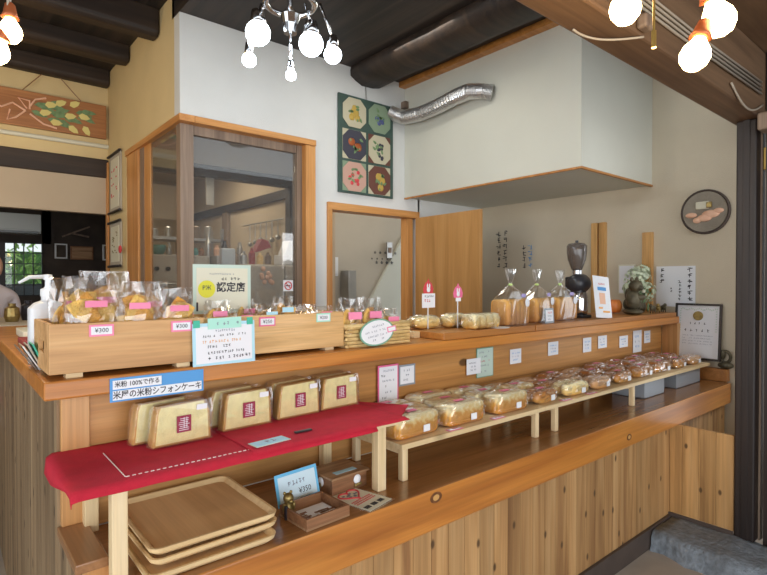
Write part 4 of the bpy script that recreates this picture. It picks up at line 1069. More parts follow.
def bagged(name, label, cat, a, bq, h, crust, seed, kind='loaf', sticker='paper', pinkl=True):
    o = thing(name, label, cat, (0, 0, 0))
    b = MB()
    if kind == 'loaf':
        b.blob((0, 0, h / 2), a, bq, h / 2, .32, 28, 14, .012, seed=seed)
    elif kind == 'slices':
        for k in range(4): x = -a + a * 2 * (k + .5) / 4; b.blob((x, 0, h / 2), a / 4.2, bq, h / 2, .45, 20, 12, .015, seed=seed + k)
    elif kind == 'roll':
        for k in range(2): b.blob((0, (-.5 + k) * bq, h / 2), a, bq * .58, h / 2, .75, 24, 12, .015, seed=seed + k)
    else:
        for k in range(3): b.blob(((k - 1) * a * .62, 0, h / 2), a * .42, bq * .95, h / 2, .85, 20, 12, .02, seed=seed + k)
    b.build('bread', crust, o, smooth=True)
    b = MB(); b.blob((0, 0, h / 2 + .002), a + .006, bq + .005, h / 2 + .0015, .45 if kind in ('loaf', 'slices') else .7, 30, 16, .06 if kind in ('loaf', 'slices') else .09, seed=seed + 9)
    for v in b.bm.verts: v.co.z = max(v.co.z, .0006)
    b.build('bag', 'film3', o)
    rnd = random.Random(seed); b = MB(); V = []
    for i in range(9):
        y = -bq * .95 + 2 * bq * .95 * i / 8
        V.append([Vector((a * .96 + .028 * q / 3, y * (1 - .1 * q), max(.004, h * .45 + rnd.uniform(-.01, .012) + .012 * q / 3))) for q in range(4)])
    b.rings(V, False, False); b.build('bag_end', 'film2', o)
    V = []; b = MB()
    for i in range(9):
        y = -bq * .9 + 2 * bq * .9 * i / 8
        V.append([Vector((-a * .96 - .022 * q / 3, y * (1 - .1 * q), max(.004, h * .6 + rnd.uniform(-.01, .014) + .016 * q / 3))) for q in range(4)])
    b.rings(V, False, False)
    b.build('bag_end', 'film2', o)
    if pinkl: MB().box(-.03, .02, -.012, .012, h + .0035, h + .0042).build('product_label', 'pink', o)
    if sticker: MB().box(a * .15, a * .15 + .034, -bq - .0065, -bq - .0055, h * .18, h * .18 + .026).build('price_label', sticker, o)
    return o
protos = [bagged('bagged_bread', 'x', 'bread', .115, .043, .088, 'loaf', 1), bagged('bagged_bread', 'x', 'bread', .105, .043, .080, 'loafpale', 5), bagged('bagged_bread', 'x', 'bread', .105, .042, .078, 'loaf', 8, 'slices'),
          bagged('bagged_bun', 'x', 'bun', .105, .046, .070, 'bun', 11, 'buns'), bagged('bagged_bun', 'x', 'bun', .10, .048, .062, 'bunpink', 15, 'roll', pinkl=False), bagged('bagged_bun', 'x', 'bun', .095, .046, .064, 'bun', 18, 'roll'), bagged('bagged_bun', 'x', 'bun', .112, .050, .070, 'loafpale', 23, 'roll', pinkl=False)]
kinds = {0: 'pale topped cheese bread', 1: 'pale loaf', 2: 'sliced golden bread', 3: 'glazed brown bun trio', 4: 'sugared rosy roll', 5: 'shiny dark brown roll', 6: 'pale round twin bun'}
rows = {0: [(1.355, 0), (1.625, 0), (1.93, 0), (2.20, 5), (2.47, 6), (2.73, 4), (2.98, 5), (3.26, 3), (3.52, 3), (3.78, 5), (4.03, 4)],
        1: [(1.41, 1), (1.65, 1), (1.90, 1), (2.14, 2), (2.38, 5), (2.62, 4), (2.87, 3), (3.12, 5), (3.38, 3), (3.64, 4), (3.90, 3)],
        2: [(1.40, 2), (1.64, 0), (1.88, 1), (2.12, 4), (2.36, 4), (2.60, 3), (2.85, 4), (3.10, 3), (3.36, 5), (3.62, 3), (3.9, 5)]}
used = set(); rnd = random.Random(77)
rown = {0: 'front', 1: 'middle', 2: 'back'}
for r, L_ in rows.items():
    for i, (x, k) in enumerate(L_):
        o = protos[k] if k not in used else copy_tree(protos[k]); used.add(k)
        yy = (1.452, 1.553, 1.648)[r]
        o.location = (x, yy, .9245); o.rotation_euler = (0, 0, R(rnd.uniform(-2.5, 2.5))); o['group'] = 'bagged breads on the pine benches'
        o['label'] = '%s in a clear bag, %s from left in the %s row' % (kinds[k], ordinal(i), rown[r])
for i, (x, m) in enumerate(((1.53, 'pinkcard'), (1.80, 'pinkcard'), (2.33, 'pinkcard'), (2.57, 'pinkcard'))):
    card('price_tag', '%s red edged price strip from the left lying on the bench edge' % ordinal(i), 'price tag', (x, 1.393, .9265), .075, .026, m, [(.0, -.7, .7, .5, 'redink')], tilt=R(-90), bw=.004, seed=i, group='price strips on the bench edge')

# ================================================================== CRATES ON UPPER COUNTER
def crate(name, label, x0, x1, y0, y1, z0, z1, mat, sides=True):
    t = thing(name, label, 'crate', (x0, y0, z0)); w, d, h = x1 - x0, y1 - y0, z1 - z0
    MB().box(0, w, 0, .012, 0, h).build('front_board', mat, t, bevel=.002)
    MB().box(0, w, d - .012, d, 0, h).build('back_board', mat, t, bevel=.002)
    for k, x in enumerate((0, w - .012)):
        b = MB()
        if k == 0:
            b.box(x, x + .012, .0125, d - .0125, 0, h * .38); b.box(x, x + .012, .0125, d - .0125, h * .62, h); b.box(x, x + .012, .0125, d * .3, h * .38, h * .62); b.box(x, x + .012, d * .7, d - .0125, h * .38, h * .62)
        else: b.box(x, x + .012, .0125, d - .0125, 0, h)
        b.build('end_board', mat, t)
    MB().box(.012, w - .012, .0125, d - .0125, .0, .01).build('base', mat, t)
    for x in (.04, w - .08):
        MB().box(x, x + .04, .01, .05, -(z0 - 1.2405), -.0003).build('foot', 'pine', t); MB().box(x, x + .04, d - .05, d - .01, -(z0 - 1.2405), -.0003).build('foot', 'pine', t)
    return t
crate('wooden_crate', 'reddish cedar crate with a cut-out handle holding bags of rusks', .214, .625, 1.615, 1.90, 1.2545, 1.388, 'cedarbox')
crate('wooden_crate', 'pale oak crate beside the blue edged notice holding small bags', .632, 1.192, 1.66, 1.92, 1.252, 1.384, 'oakbox')
t = thing('straw_basket', 'low woven straw basket right of the oak crate', 'basket', (1.205, 1.655, 1.2405))
b = MB(); w, d, h = .325, .22, .085
for r_ in range(6):
    z = .007 + r_ * h / 6
    for (p, q) in (((0, 0), (w, 0)), ((w, 0), (w, d)), ((w, d), (0, d)), ((0, d), (0, 0))):
        n = 14; pts = [((p[0] + (q[0] - p[0]) * k / n) + (.003 if (k + r_) % 2 else -.003) * (1 if p[1] != q[1] else 0), (p[1] + (q[1] - p[1]) * k / n) + (.003 if (k + r_) % 2 else -.003) * (1 if p[0] != q[0] else 0), z) for k in range(n + 1)]
        b.tube(pts, .0068, 6)
b.build('woven_side', 'wicker', t)
MB().box(.004, w - .004, .004, d - .004, 0, .008).build('base', 'wicker', t)
b = MB(); b.tube([(0, 0, h), (w, 0, h + .002), (w, d, h), (0, d, h), (0, 0, h)], .008, 8); b.build('rim', 'wicker', t, smooth=True)

# rusk bags
def rusk_bag(w, h, n, seed, mat='rusk', mat2='rusk2', lab='pink', lw=.05, slice_r=.045):
    rnd = random.Random(seed); o = thing('rusk_bag', 'x', 'bag', (0, 0, 0))
    for k in range(n):
        b = MB(); a = rnd.uniform(0, 6.28); r = slice_r * rnd.uniform(.85, 1.1)
        cx = rnd.uniform(-w * .5, w * .5); cz = r * .9 + (h * .80 - r * 1.7) * k / max(1, n - 1)
        P = []
        for q in range(9):
            an = 2 * PI * q / 9; rr_ = r * (1.0 if q % 3 == 0 else .72); P.append((rr_ * math.cos(an), rr_ * math.sin(an)))
        Mx = Matrix.Translation((cx, -.018 + .013 * (k % 3), max(cz, r))) @ Matrix.Rotation(R(rnd.uniform(-14, 14)), 4, 'X') @ Matrix.Rotation(a, 4, 'Y')
        b.prism(P, -.005, .005, 'y', Mx); b.build('rusk_slice', mat if k % 2 else mat2, o, bevel=.003)
    b = MB(); loft(b, [(.002, w * .85, .022, .003), (h * .2, w, .030, .006), (h * .45, w, .030, .008), (h * .66, w * .98, .024, .010), (h * .82, w * 1.0, .012, .009), (h, w * 1.03, .003, .005)], 22, .7, seed)
    for v in b.bm.verts: v.co.z = max(v.co.z, .0006)
    b.build('bag', 'film2', o)
    if lab: MB().box(-lw * .55, lw * .6, -.0345, -.0338, h * .55, h * .55 + .018).build('label', lab, o)
    return o
specs = [(.085, .190, 9, 1, .325, 1.667), (.075, .175, 8, 2, .445, 1.667), (.070, .155, 8, 3, .555, 1.668), (.08, .205, 8, 4, .375, 1.755), (.08, .175, 7, 5, .50, 1.755), (.07, .185, 7, 6, .29, 1.80)]
posn = ['front left of the cedar crate', 'front middle of the cedar crate', 'front right of the cedar crate', 'back left of the cedar crate', 'back right of the cedar crate', 'rear left corner of the cedar crate']
for i, (w, h, n, s, x, y) in enumerate(specs):
    o = rusk_bag(w * .80, h, n, s, slice_r=.042); o.location = (x, y, 1.325); o.rotation_euler = (0, 0, R([6, -4, 3, -8, 7, 20][i])); o['group'] = 'rusk bags in the cedar crate'
    o['label'] = 'clear bag of golden rusks with a pink label, ' + posn[i]
MB_ = None
tag(MB().box(.232, .608, 1.632, 1.882, 1.266, 1.324).build('crate_packing', 'wicker'), 'straw coloured packing layer raising the rusk bags inside the cedar crate', 'packing')
tag(MB().box(.65, 1.175, 1.676, 1.902, 1.264, 1.322).build('crate_packing', 'wicker'), 'straw coloured packing layer inside the oak crate', 'packing')
sm = [(.05, .115, 'pink', 'cookie'), (.05, .10, 'lightblue', 'cookie'), (.05, .125, 'lightblue', 'rusk'), (.045, .085, 'pink', 'rusk2'), (.045, .09, None, 'cookie')]
pos2 = [(.705, 1.70, 0), (.79, 1.70, 3), (.885, 1.70, 1), (.95, 1.70, 2), (1.035, 1.70, 4), (1.12, 1.70, 3), (.74, 1.79, 1), (.84, 1.79, 0), (.93, 1.79, 4), (1.02, 1.79, 3), (1.11, 1.79, 4)]
pr_ = {}
for i, (x, y, k) in enumerate(pos2):
    if k not in pr_: o = pr_[k] = rusk_bag(sm[k][0] * .8, sm[k][1], 8, 20 + k, sm[k][3], 'rusk2', sm[k][2], .04, .026)
    else: o = copy_tree(pr_[k])
    o.name = 'cookie_bag'; o.location = (x, y, 1.3225); o.rotation_euler = (0, 0, R((i * 37) % 20 - 10)); o['group'] = 'small bags in the oak crate'
    o['label'] = 'small bag of baked sweets, %s from left in the oak crate %s row' % (ordinal(i if i < 6 else i - 6), 'front' if i < 6 else 'back')
pos3 = [(1.265, 1.715, 0), (1.37, 1.72, 0), (1.465, 1.72, 3), (1.30, 1.79, 3), (1.39, 1.79, 3), (1.47, 1.80, 4)]
for i, (x, y, k) in enumerate(pos3):
    o = copy_tree(pr_[k]); o.name = 'cookie_bag'; o.location = (x, y, 1.2495); o.scale = (1.25, 1.25, 1.6) if i < 3 else (1.2, 1.2, 1.5); o.rotation_euler = (0, 0, R((i * 53) % 24 - 12)); o['group'] = 'small bags in the straw basket'
    o['label'] = 'small bag of sweets, %s from left in the straw basket %s row' % (ordinal(i % 3), 'front' if i < 3 else 'back')

# signs on the crates
def ptag(label, x, y, z, s, m, rz=0):
    return card('price_tag', label, 'price tag', (x, y, z), .062, .032, m, [], bw=.005, texts=[(s, .017, 'ink', 0, 0)], rz=rz)
ptag('pink edged price tag reading 300 yen on the left of the cedar crate', .338, 1.6115, 1.366, '¥300', 'pink')
ptag('pink edged price tag reading 300 yen at the right end of the cedar crate', .556, 1.6115, 1.366, '¥300', 'pink')
ptag('crimson edged price tag reading 250 yen on the oak crate', .865, 1.6565, 1.362, '¥250', 'pinkcard')
ptag('mint green price tag reading 200 yen on the oak crate', 1.097, 1.6565, 1.366, '¥200', 'mint')
t = card('notice_sheet', 'large pale blue edged notice with handwritten lines hung between the crates', 'notice', (.688, 1.603, 1.305), .205, .135, 'lightblue',
     [(.62, -.35, .35, .06, 'greyink'), (.40, -.7, .75, .06, 'ink'), (.14, -.7, .6, .075, 'orange'), (-.10, -.55, .25, .075, 'ink'), (-.38, -.55, .7, .075, 'ink'), (-.64, -.55, .85, .085, 'ink')], bw=.010, roll=R(-1))
MB().box(-.055, .055, -.004, -.0025, .048, .082).build('mint_tab', 'mint', t)
b = MB(); scribble(b, -.04, .045, .064, .012, -.0042, random.Random(2)); b.build('tab_lettering', 'greyink', t)
for x in (-.1, .075): MB().box(x, x + .02, -.004, -.0018, .055, .078).build('tape', 'greentape', t)
t = card('blue_sign', 'bright blue sign with white lettering strips on the upper counter edge', 'sign', (.485, 1.596, 1.199), .262, .066, 'signblue', [], bw=.004, paper='signblue')
MB().box(-.124, .006, -.0025, -.001, .002, .027).build('strip', 'paper', t); MB().box(-.124, .124, -.0025, -.001, -.028, -.002).build('strip', 'paper', t)
text('米粉 100%で作る', .0175, 'ink', t, (-.059, -.003, .0145), bold=.0003, sx=.93)
text('米屋の米粉シフォンケーキ', .0235, 'ink', t, (0, -.003, -.0155), bold=.0004, sx=.88)
t = card('certification_card', 'cream certification card with a yellow round mark standing behind the crate front', 'card', (.755, 1.775, 1.475), .21, .17, 'sage', [(.62, -.5, .55, .04, 'greyink'), (.42, -.05, .72, .07, 'ink')], bw=.012, paper='ivory', texts=[])
text('認定店', .036, 'ink', t, (.03, -.0016, .004), bold=.0009)
MB().lathe([(.030, 0), (.030, .001), (.001, .001)], (0, 0, 0), 28, Matrix.Translation((-.058, -.0012, .0)) @ Matrix.Rotation(R(90), 4, 'X')).build('round_mark', 'yellow', t)
text('PЖ', .022, 'plaque', t, (-.058, -.0035, .004), name='mark_lettering')
MB().box(-.094, -.088, -.002, -.001, -.075, -.045).build('side_mark', 'ink', t)
t = card('smoking_sign', 'small white sign with a red ring on the kitchen glass', 'sign', (2.055, 3.596, 1.47), .085, .085, 'paper', [])
b = MB(); b.tube([(.03 * math.cos(a), -.002, .03 * math.sin(a)) for a in [2 * PI * k / 20 for k in range(21)]], .004, 6); b.tube([(-.02, -.002, .02), (.02, -.002, -.02)], .003, 6); b.build('ring', 'redink', t); MB().box(-.022, .018, -.0025, -.001, -.004, .004).build('symbol', 'ink', t)
# oval card in front of basket
t = thing('oval_card', 'white oval card with a green rim leaning on the straw basket', 'card', (1.335, 1.63, 1.298), rot=(R(-6), R(-8), 0))
b = MB(); b.prism([(.088 * math.cos(a), .053 * math.sin(a)) for a in [2 * PI * k / 28 for k in range(28)]], 0, .002, 'y'); b.build('rim', 'greencard', t)
b = MB(); b.prism([(.081 * math.cos(a), .047 * math.sin(a)) for a in [2 * PI * k / 28 for k in range(28)]], -.001, -.0001, 'y'); b.build('paper', 'paper', t)
b = MB(); rnd = random.Random(6)
for z, x0, x1 in ((.025, -.03, .04), (.006, -.06, .05), (-.012, -.05, .05), (-.028, -.04, .03)): scribble(b, x0, x1, z, .009, -.0016, rnd)
b.build('handwriting', 'greyink', t)
MB().box(.052, .098, -.003, -.0015, -.012, .010).build('price_label', 'pink', t); MB().box(.056, .094, -.0038, -.003, -.008, .006).build('price_paper', 'paper', t)
# cards on the back board (y 1.70)
def pc(label, x0, x1, z0, z1, border, lines, bw=.004, y=1.705, seed=1, paper='paper', extra=None):
    return card('product_card', label, 'card', ((x0 + x1) / 2, y, (z0 + z1) / 2), x1 - x0, z1 - z0, border, lines, bw=bw, seed=seed, paper=paper)
L3 = [(.45, -.7, .7, .12, 'greyink'), (.0, -.4, .3, .12, 'greyink'), (-.45, -.5, .4, .12, 'greyink')]
pc('tall crimson edged product card on the back board behind the cheese breads', 1.392, 1.507, .985, 1.148, 'pinkcard', [(.7, -.6, .6, .06, 'greyink'), (.45, -.7, -.2, .07, 'ink'), (.2, -.6, .6, .06, 'greyink'), (-.1, -.6, 0, .06, 'ink'), (-.4, -.6, .4, .06, 'greyink'), (-.7, -.6, -.1, .06, 'ink')], .007, y=1.6955)
pc('square grey edged product card just right of the tall crimson edged card', 1.518, 1.615, 1.045, 1.137, 'greyplastic', L3, .008, seed=2)
pc('larger green edged product card partly covered by a small white card', 2.035, 2.165, 1.02, 1.168, 'greencard', [(.7, -.7, .5, .07, 'greyink'), (.4, -.7, .3, .07, 'greyink'), (.1, -.7, .6, .07, 'redink'), (-.2, -.7, .4, .07, 'greyink'), (-.6, -.7, .3, .07, 'greyink')], .004, seed=3, paper='sage')
pc('small white card overlapping the green edged product card', 1.955, 2.06, 1.045, 1.122, 'paper', L3, seed=4, y=1.70)
for i, (x0, x1, z0, z1) in enumerate(((2.307, 2.405, 1.062, 1.140), (2.664, 2.768, 1.075, 1.152), (3.048, 3.146, 1.06, 1.15), (3.233, 3.345, 1.07, 1.15), (3.52, 3.64, 1.052, 1.13), (3.72, 3.85, 1.0, 1.155), (3.893, 3.993, 1.055, 1.143))):
    pc('%s small white card right of the green edged card on the back board' % ordinal(i), x0, x1, z0, z1, 'paper', [(.45, -.7, .7, .12, 'signblue'), (.0, -.6, .5, .12, 'greyink'), (-.45, -.5, .6, .12, 'signblue')], seed=10 + i)

# goods on riser plank
o = bagged('bagged_bread', 'pale oval bread in a clear bag at the left of the riser plank', 'bread', .085, .042, .062, 'loafpale', 31, 'roll', None, False); o.location = (1.80, 1.84, 1.2725)
o = bagged('bagged_bread', 'sliced golden bread in a clear bag, right neighbour of the oval bread', 'bread', .10, .045, .072, 'loafpale', 33, 'slices', None, False); o.location = (2.03, 1.675, 1.2725)
o = bagged('bagged_bread', 'golden rolls in a clear bag behind the sliced golden bread on the riser plank', 'bread', .075, .042, .068, 'loafpale', 35, 'buns', None, False); o.location = (1.97, 1.80, 1.2725); o.rotation_euler = (0, 0, R(4))
b = MB(); b.lathe([(.001, .0), (.05, 0), (.055, .003), (.001, .004)], (2.12, 1.635, 1.2723), 20); tag(b.build('paper_disc', 'paper'), 'small white paper disc on the riser plank before the tall loaf', 'paper')
def pick(label, x, y, z, col, h, sign):
    t = thing('price_pick', label, 'sign', (x, y, z))
    MB().box(-.003, .003, 0, .002, 0, h).build('stick', 'plastic' if False else 'whiteplastic', t)
    b = MB(); P = [(-.030, 0), (.030, 0), (.034, .022), (.022, .048), (.006, .058), (0, .072), (-.006, .058), (-.022, .048), (-.034, .022)]
    b.prism([(p[0], p[1] + h) for p in P], -.002, 0, 'y'); q = b.build('flame_badge', col, t)
    b = MB(); b.blob((0, -.003, h + .018), .012, .0015, .014, nu=12, nv=6); b.blob((-.007, -.003, h + .036), .0045, .0015, .012, nu=10, nv=6, ); b.blob((.007, -.003, h + .036), .0045, .0015, .012, nu=10, nv=6); b.build('white_motif', 'paper', q, smooth=True)
    if sign:
        MB().box(-.043, .043, -.004, -.0025, h - .068, h).build('card', 'paper', t); b = MB(); rnd = random.Random(1); scribble(b, -.035, .035, h - .014, .012, -.0045, rnd); b.build('handwriting', 'ink', t)
        b = MB(); scribble(b, -.03, .02, h - .034, .015, -.0045, rnd); b.build('red_handwriting', 'redink', t)
    else: MB().box(-.018, .018, -.004, -.0025, h - .018, h).build('card', 'paper', t)
pick('red flame shaped pick sign with a white card over the oval bread', 1.78, 1.79, 1.2725, 'redink', .172, True)
pick('pink pick sign over the sliced golden bread', 1.94, 1.745, 1.2725, 'pinkcard', .150, False)
def tall_loaf():
    o = thing('tall_bagged_loaf', 'x', 'bread', (0, 0, 0))
    b = MB()
    for k in range(5): b.blob((-.076 + .038 * k, 0, .068), .0205, .058, .068, .35, 20, 12, .01, seed=k)
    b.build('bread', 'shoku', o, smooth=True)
    b = MB(); loft(b, [(.001, .098, .060, .0015), (.05, .101, .063, .003), (.12, .102, .063, .003), (.142, .095, .058, .005), (.175, .055, .036, .006), (.20, .022, .016, .004), (.212, .010, .009, .001)], 26, .55, 4); b.build('bag', 'film', o)
    b = MB(); rnd = random.Random(9); rs = []
    for z, r in ((.214, .008), (.24, .024), (.275, .038), (.298, .044)):
        rs.append([Vector(((r + rnd.uniform(-.004, .004)) * math.cos(2 * PI * k / 18), .45 * (r + rnd.uniform(-.006, .006)) * math.sin(2 * PI * k / 18), z + rnd.uniform(-.004, .004))) for k in range(18)])
    b.rings(rs, cap=False); b.build('bag_top', 'film2', o)
    b = MB(); b.lathe([(.010, .206), (.012, .212), (.010, .218)], (0, 0, 0), 12); b.build('tie', 'lime', o)
    b = MB(); b.blob((.045, -.052, .155), .022, .003, .012, nu=12, nv=6); b.build('sticker', 'purple', o, smooth=True)
    b = MB(); b.blob((.06, -.0655, .118), .020, .002, .024, nu=14, nv=6); b.build('seal_sticker', 'paper', o, smooth=True)
    return o
tl = tall_loaf()
for i, (x, y, s) in enumerate(((2.30, 1.70, 1.0), (2.585, 1.73, 1.0), (2.84, 1.74, 1.0))):
    o = tl if i == 0 else copy_tree(tl); o.location = (x, y, 1.2725); o.scale = (s, s, s); o.rotation_euler = (0, 0, R((0, 4, -5)[i])); o['group'] = 'tall bagged loaves'
    o['label'] = 'tall milk loaf in a tied clear bag, ' + ['leftmost of the three', 'middle one behind the price card', 'rightmost beside the coffee grinder'][i]
card('price_card', 'grey edged price card standing before the middle tall loaf', 'card', (2.56, 1.632, 1.314), .088, .082, 'greyplastic', [(.4, -.5, .5, .14, 'redink'), (-.05, -.4, .4, .12, 'greyink'), (-.45, -.4, .2, .12, 'greyink')], bw=.010, tilt=R(-4))
# coffee grinder
t = thing('coffee_grinder', 'black coffee grinder with a smoky bean hopper beside the tall loaves', 'coffee grinder', (3.10, 1.76, 1.2725))
b = MB(); b.box(-.05, .06, -.05, .09, 0, .02); b.build('base', 'black', t, bevel=.006)
b = MB(); b.lathe([(.045, .02), (.05, .05), (.052, .11), (.046, .16), (.040, .165)], (0, 0, 0), 24); b.build('bean_cup', 'chrome', t, smooth=True)
b = MB(); b.box(-.01, .07, .03, .10, .02, .26); b.build('column', 'black', t, bevel=.01)
b = MB(); b.lathe([(.02, -.08), (.05, -.07), (.06, -.03), (.06, .03), (.045, .07), (.02, .075)], (0, 0, 0), 24, Matrix.Translation((-.005, -.0, .218)) @ Matrix.Rotation(R(90), 4, 'Y')); b.build('motor', 'black', t, smooth=True)
b = MB(); b.lathe([(.030, .27), (.032, .30)], (0, .02, 0), 20); b.build('collar', 'chrome', t)
b = MB(); b.lathe([(.028, .30), (.034, .31), (.056, .37), (.062, .42), (.062, .455), (.050, .47), (.020, .475)], (0, .02, 0), 28); b.build('hopper', 'hopper', t, smooth=True)
b = MB(); b.lathe([(.010, .475), (.010, .49), (.001, .492)], (0, .02, 0), 14); b.build('lid_knob', 'black', t)
# leaflet
t = card('menu_leaflet', 'white leaflet with a blue strip and a peach square leaning by the grinder', 'leaflet', (3.17, 1.645, 1.405), .20, .262, 'paper', [(.62, -.5, .4, .05, 'redink')], tilt=R(-8), roll=R(4), bw=.001)
MB().box(-.055, .05, -.002, -.0008, .040, .062).build('blue_strip', 'signblue', t); MB().box(-.04, .03, -.002, -.0008, -.045, .025).build('peach_square', 'peach', t)
MB().box(-.06, -.012, -.002, -.0008, -.075, -.064).build('orange_strip', 'orange', t); MB().box(-.01, .075, -.002, -.0008, -.098, -.087).build('orange_strip', 'orange', t)
# animal figurine
t = thing('animal_statue', 'dark mossy statue of a seated animal with a pumpkin behind it', 'statue', (3.72, 1.71, 1.2725), R(35)); t.scale = (1.2, 1.2, 1.2)
b = MB(); b.blob((0, 0, .016), .10, .055, .018); b.build('plinth', 'bronze', t, smooth=True)
b = MB(); b.blob((-.015, 0, .085), .045, .042, .062); b.blob((-.03, -.01, .165), .042, .038, .036); b.blob((-.055, -.03, .155), .02, .018, .016); b.blob((-.05, .015, .202), .013, .01, .016); b.blob((-.01, -.02, .202), .013, .01, .016)
b.blob((.02, -.03, .05), .035, .02, .03); b.blob((-.04, -.035, .10), .014, .03, .018); b.blob((.055, .01, .11), .028, .024, .045); b.blob((.075, .015, .055), .03, .025, .035); b.build('body', 'bronze', t, smooth=True)
b = MB(); b.blob((-.035, -.05, .135), .018, .008, .012); b.build('pale_snout', 'ivory', t, smooth=True)
b = MB(); 
for k in range(8): a = 2 * PI * k / 8; b.blob((3.72 + .022 * math.cos(a), 1.84 + .022 * math.sin(a), 1.325), .03, .03, .05, nu=12, nv=8)
tag(b.build('pumpkin_ornament', 'pumpkin', smooth=True), 'orange glazed ornament behind the mossy statue', 'ornament')
# dried hydrangea
t = thing('dried_hydrangea', 'pale green dried hydrangea heads behind the mossy statue', 'flowers', (4.07, 1.82, 1.2725)); t.scale = (1.25, 1.25, 1.25)
b = MB(); rnd = random.Random(19)
for (cx, cz, r) in ((-.03, .20, .075), (.06, .12, .07), (-.11, .14, .05), (.03, .24, .05)):
    for k in range(150):
        d = Vector((rnd.gauss(0, 1), rnd.gauss(0, 1), rnd.gauss(0, 1))).normalized(); c = Vector((cx, 0, cz)) + d * r * rnd.uniform(.85, 1.05); e1 = d.orthogonal().normalized() * .011; e2 = d.cross(e1).normalized() * .011
        b.face([b.bm.verts.new(c + e1), b.bm.verts.new(c + e2), b.bm.verts.new(c - e1), b.bm.verts.new(c - e2)])
b.build('petals', 'petal', t)
b = MB(); b.lathe([(.03, 0), (.04, .03), (.03, .07), (.022, .08)], (0, 0, 0), 16); b.build('vase', 'bronze', t, smooth=True)
b = MB()
for (x, z) in ((-.03, .2), (.06, .12), (-.11, .14), (.03, .24)): b.tube([(0, 0, .07), (x * .6, 0, z * .7), (x, 0, z)], .004, 6)
for k in range(10): leafshape(b, rnd.uniform(-.08, .06), rnd.uniform(.05, .16), .06, .014, rnd.uniform(0, 6), -.03)
b.build('stems', 'leafgreen', t)
for i in range(3):
    t = thing('bronze_animal', '%s small bronze animal from the left below the dried flowers' % ordinal(i), 'figurine', (3.95 + .09 * i, 1.67, 1.2725), R(20 * i), 'small animals below the flowers')
    b = MB(); b.blob((0, 0, .035), .035, .018, .02); b.blob((-.032, 0, .055), .014, .012, .014)
    for sx in (-.02, .02):
        for sy in (-.008, .008): b.tube([(sx, sy, .03), (sx, sy, .0)], .004, 6)
    b.build('body', ['bronze', 'gold', 'bronze'][i], t, smooth=True)

# pump bottle and leaflet rack at left end
t = thing('pump_bottle', 'white square sanitizer pump bottle behind the cedar crate', 'bottle', (.262, 1.99, 1.2405))
b = MB(); loft(b, [(0, .050, .034, 0), (.004, .054, .038, 0), (.175, .054, .038, 0), (.192, .038, .030, 0), (.20, .018, .018, 0), (.215, .018, .018, 0)], 28, .5); b.build('body', 'whiteplastic', t, smooth=False, bevel=.002)
b = MB(); b.lathe([(.021, .213), (.021, .236), (.012, .24), (.008, .245), (.008, .265), (.013, .267), (.013, .282), (.001, .284)], (0, 0, 0), 20); b.build('pump_cap', 'whiteplastic', t)
b = MB(); b.tube([(0, 0, .276), (-.05, -.005, .274), (-.078, -.01, .256)], [.007, .006, .004], 10); b.build('nozzle', 'whiteplastic', t, smooth=True)
t = thing('leaflet_rack', 'small leaning pile of patterned leaflets left of the crate', 'leaflets', (.245, 1.86, 1.2405))
for k in range(4): MB().box(-.002, .002, -.05, .05, 0, .085, Matrix.Translation((-.012 - .006 * k, .01 * k, 0)) @ Matrix.Rotation(R(-22 - 4 * k), 4, 'Y')).build('leaflet', ['greentape', 'greywall', 'steel', 'greywood'][k], t)
tag(MB().box(.25, .40, 2.55, 2.75, 1.2405, 1.262).build('red_tray', 'redbox', bevel=.003), 'dark red flat tray at the far left of the upper counter', 'tray')
tag(MB().box(.28, .46, 2.85, 3.15, 1.2405, 1.275).build('display_box', 'ivory', bevel=.003), 'pale flat box behind the dark red tray', 'box')

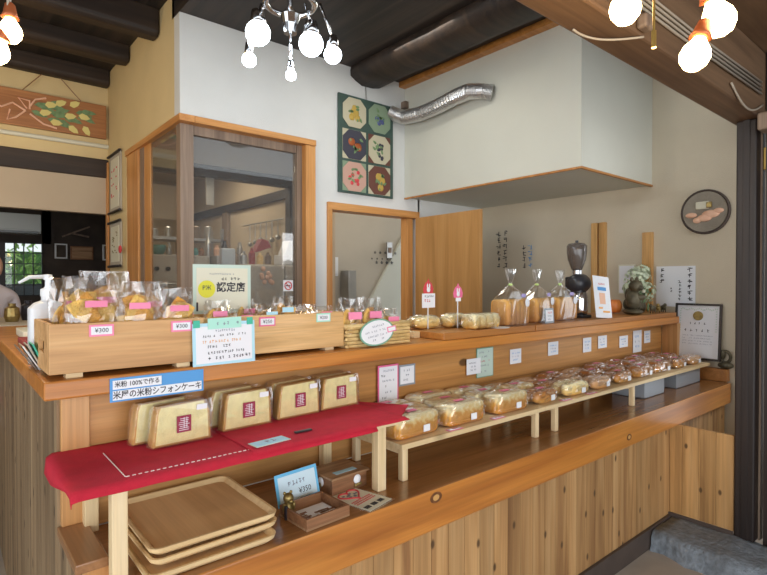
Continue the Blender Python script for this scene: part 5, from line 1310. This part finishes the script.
# ================================================================== PERSON at the left edge
def person():
    o = thing('person', 'person in a pale lilac top standing at the left edge, only a shoulder in view', 'person', (.28, 5.08, 0), R(30))
    me = bpy.data.meshes.new('body')
    V = [(0, 0, .93), (0, 0, 1.12), (0, 0, 1.28), (0, 0, 1.41), (0, 0, 1.50), (0, -.01, 1.58), (0, -.02, 1.66),
         (.17, 0, 1.385), (.21, -.02, 1.12), (.20, -.14, .96), (.19, -.20, .90), (-.17, 0, 1.385), (-.21, -.02, 1.12), (-.20, -.14, .96), (-.19, -.20, .90),
         (.09, 0, .88), (.10, -.01, .48), (.10, .02, .08), (.10, -.12, .03), (-.09, 0, .88), (-.10, -.01, .48), (-.10, .02, .08), (-.10, -.12, .03)]
    E_ = [(0, 1), (1, 2), (2, 3), (3, 4), (4, 5), (5, 6), (3, 7), (7, 8), (8, 9), (9, 10), (3, 11), (11, 12), (12, 13), (13, 14), (0, 15), (15, 16), (16, 17), (17, 18), (0, 19), (19, 20), (20, 21), (21, 22)]
    rad = [.13, .12, .135, .10, .05, .075, .085, .075, .05, .035, .035, .075, .05, .035, .035, .09, .06, .04, .035, .09, .06, .04, .035]
    me.from_pydata(V, E_, []); ob = bpy.data.objects.new('body', me); COL.objects.link(ob); ob.parent = o
    md = ob.modifiers.new('s', 'SKIN'); 
    for i, r in enumerate(rad): me.skin_vertices[0].data[i].radius = (r, r * .85)
    me.skin_vertices[0].data[0].use_root = True
    ob.modifiers.new('d', 'SUBSURF').levels = 1; ob.modifiers['d'].render_levels = 2
    me.materials.append(M['shirt'])
    b = MB(); b.blob((0, -.02, 1.62), .075, .09, .11, nu=20, nv=14); b.blob((0, -.115, 1.60), .012, .016, .02); b.build('face', 'skin', o, smooth=True)
    b = MB(); b.blob((0, .005, 1.65), .088, .095, .105, nu=20, nv=14); b.build('hair', 'hair', o, smooth=True)
    b = MB()
    for s in (-1, 1):
        b.blob((s * .19, -.23, .885), .035, .045, .016)
        for k in range(5): b.tube([(s * .19 + (-.028 + .014 * k), -.25, .885), (s * .19 + (-.032 + .016 * k), -.30, .875), (s * .19 + (-.032 + .016 * k), -.32, .86)], .008, 6)
    b.build('hand', 'skin', o, smooth=True)
    return o
person()
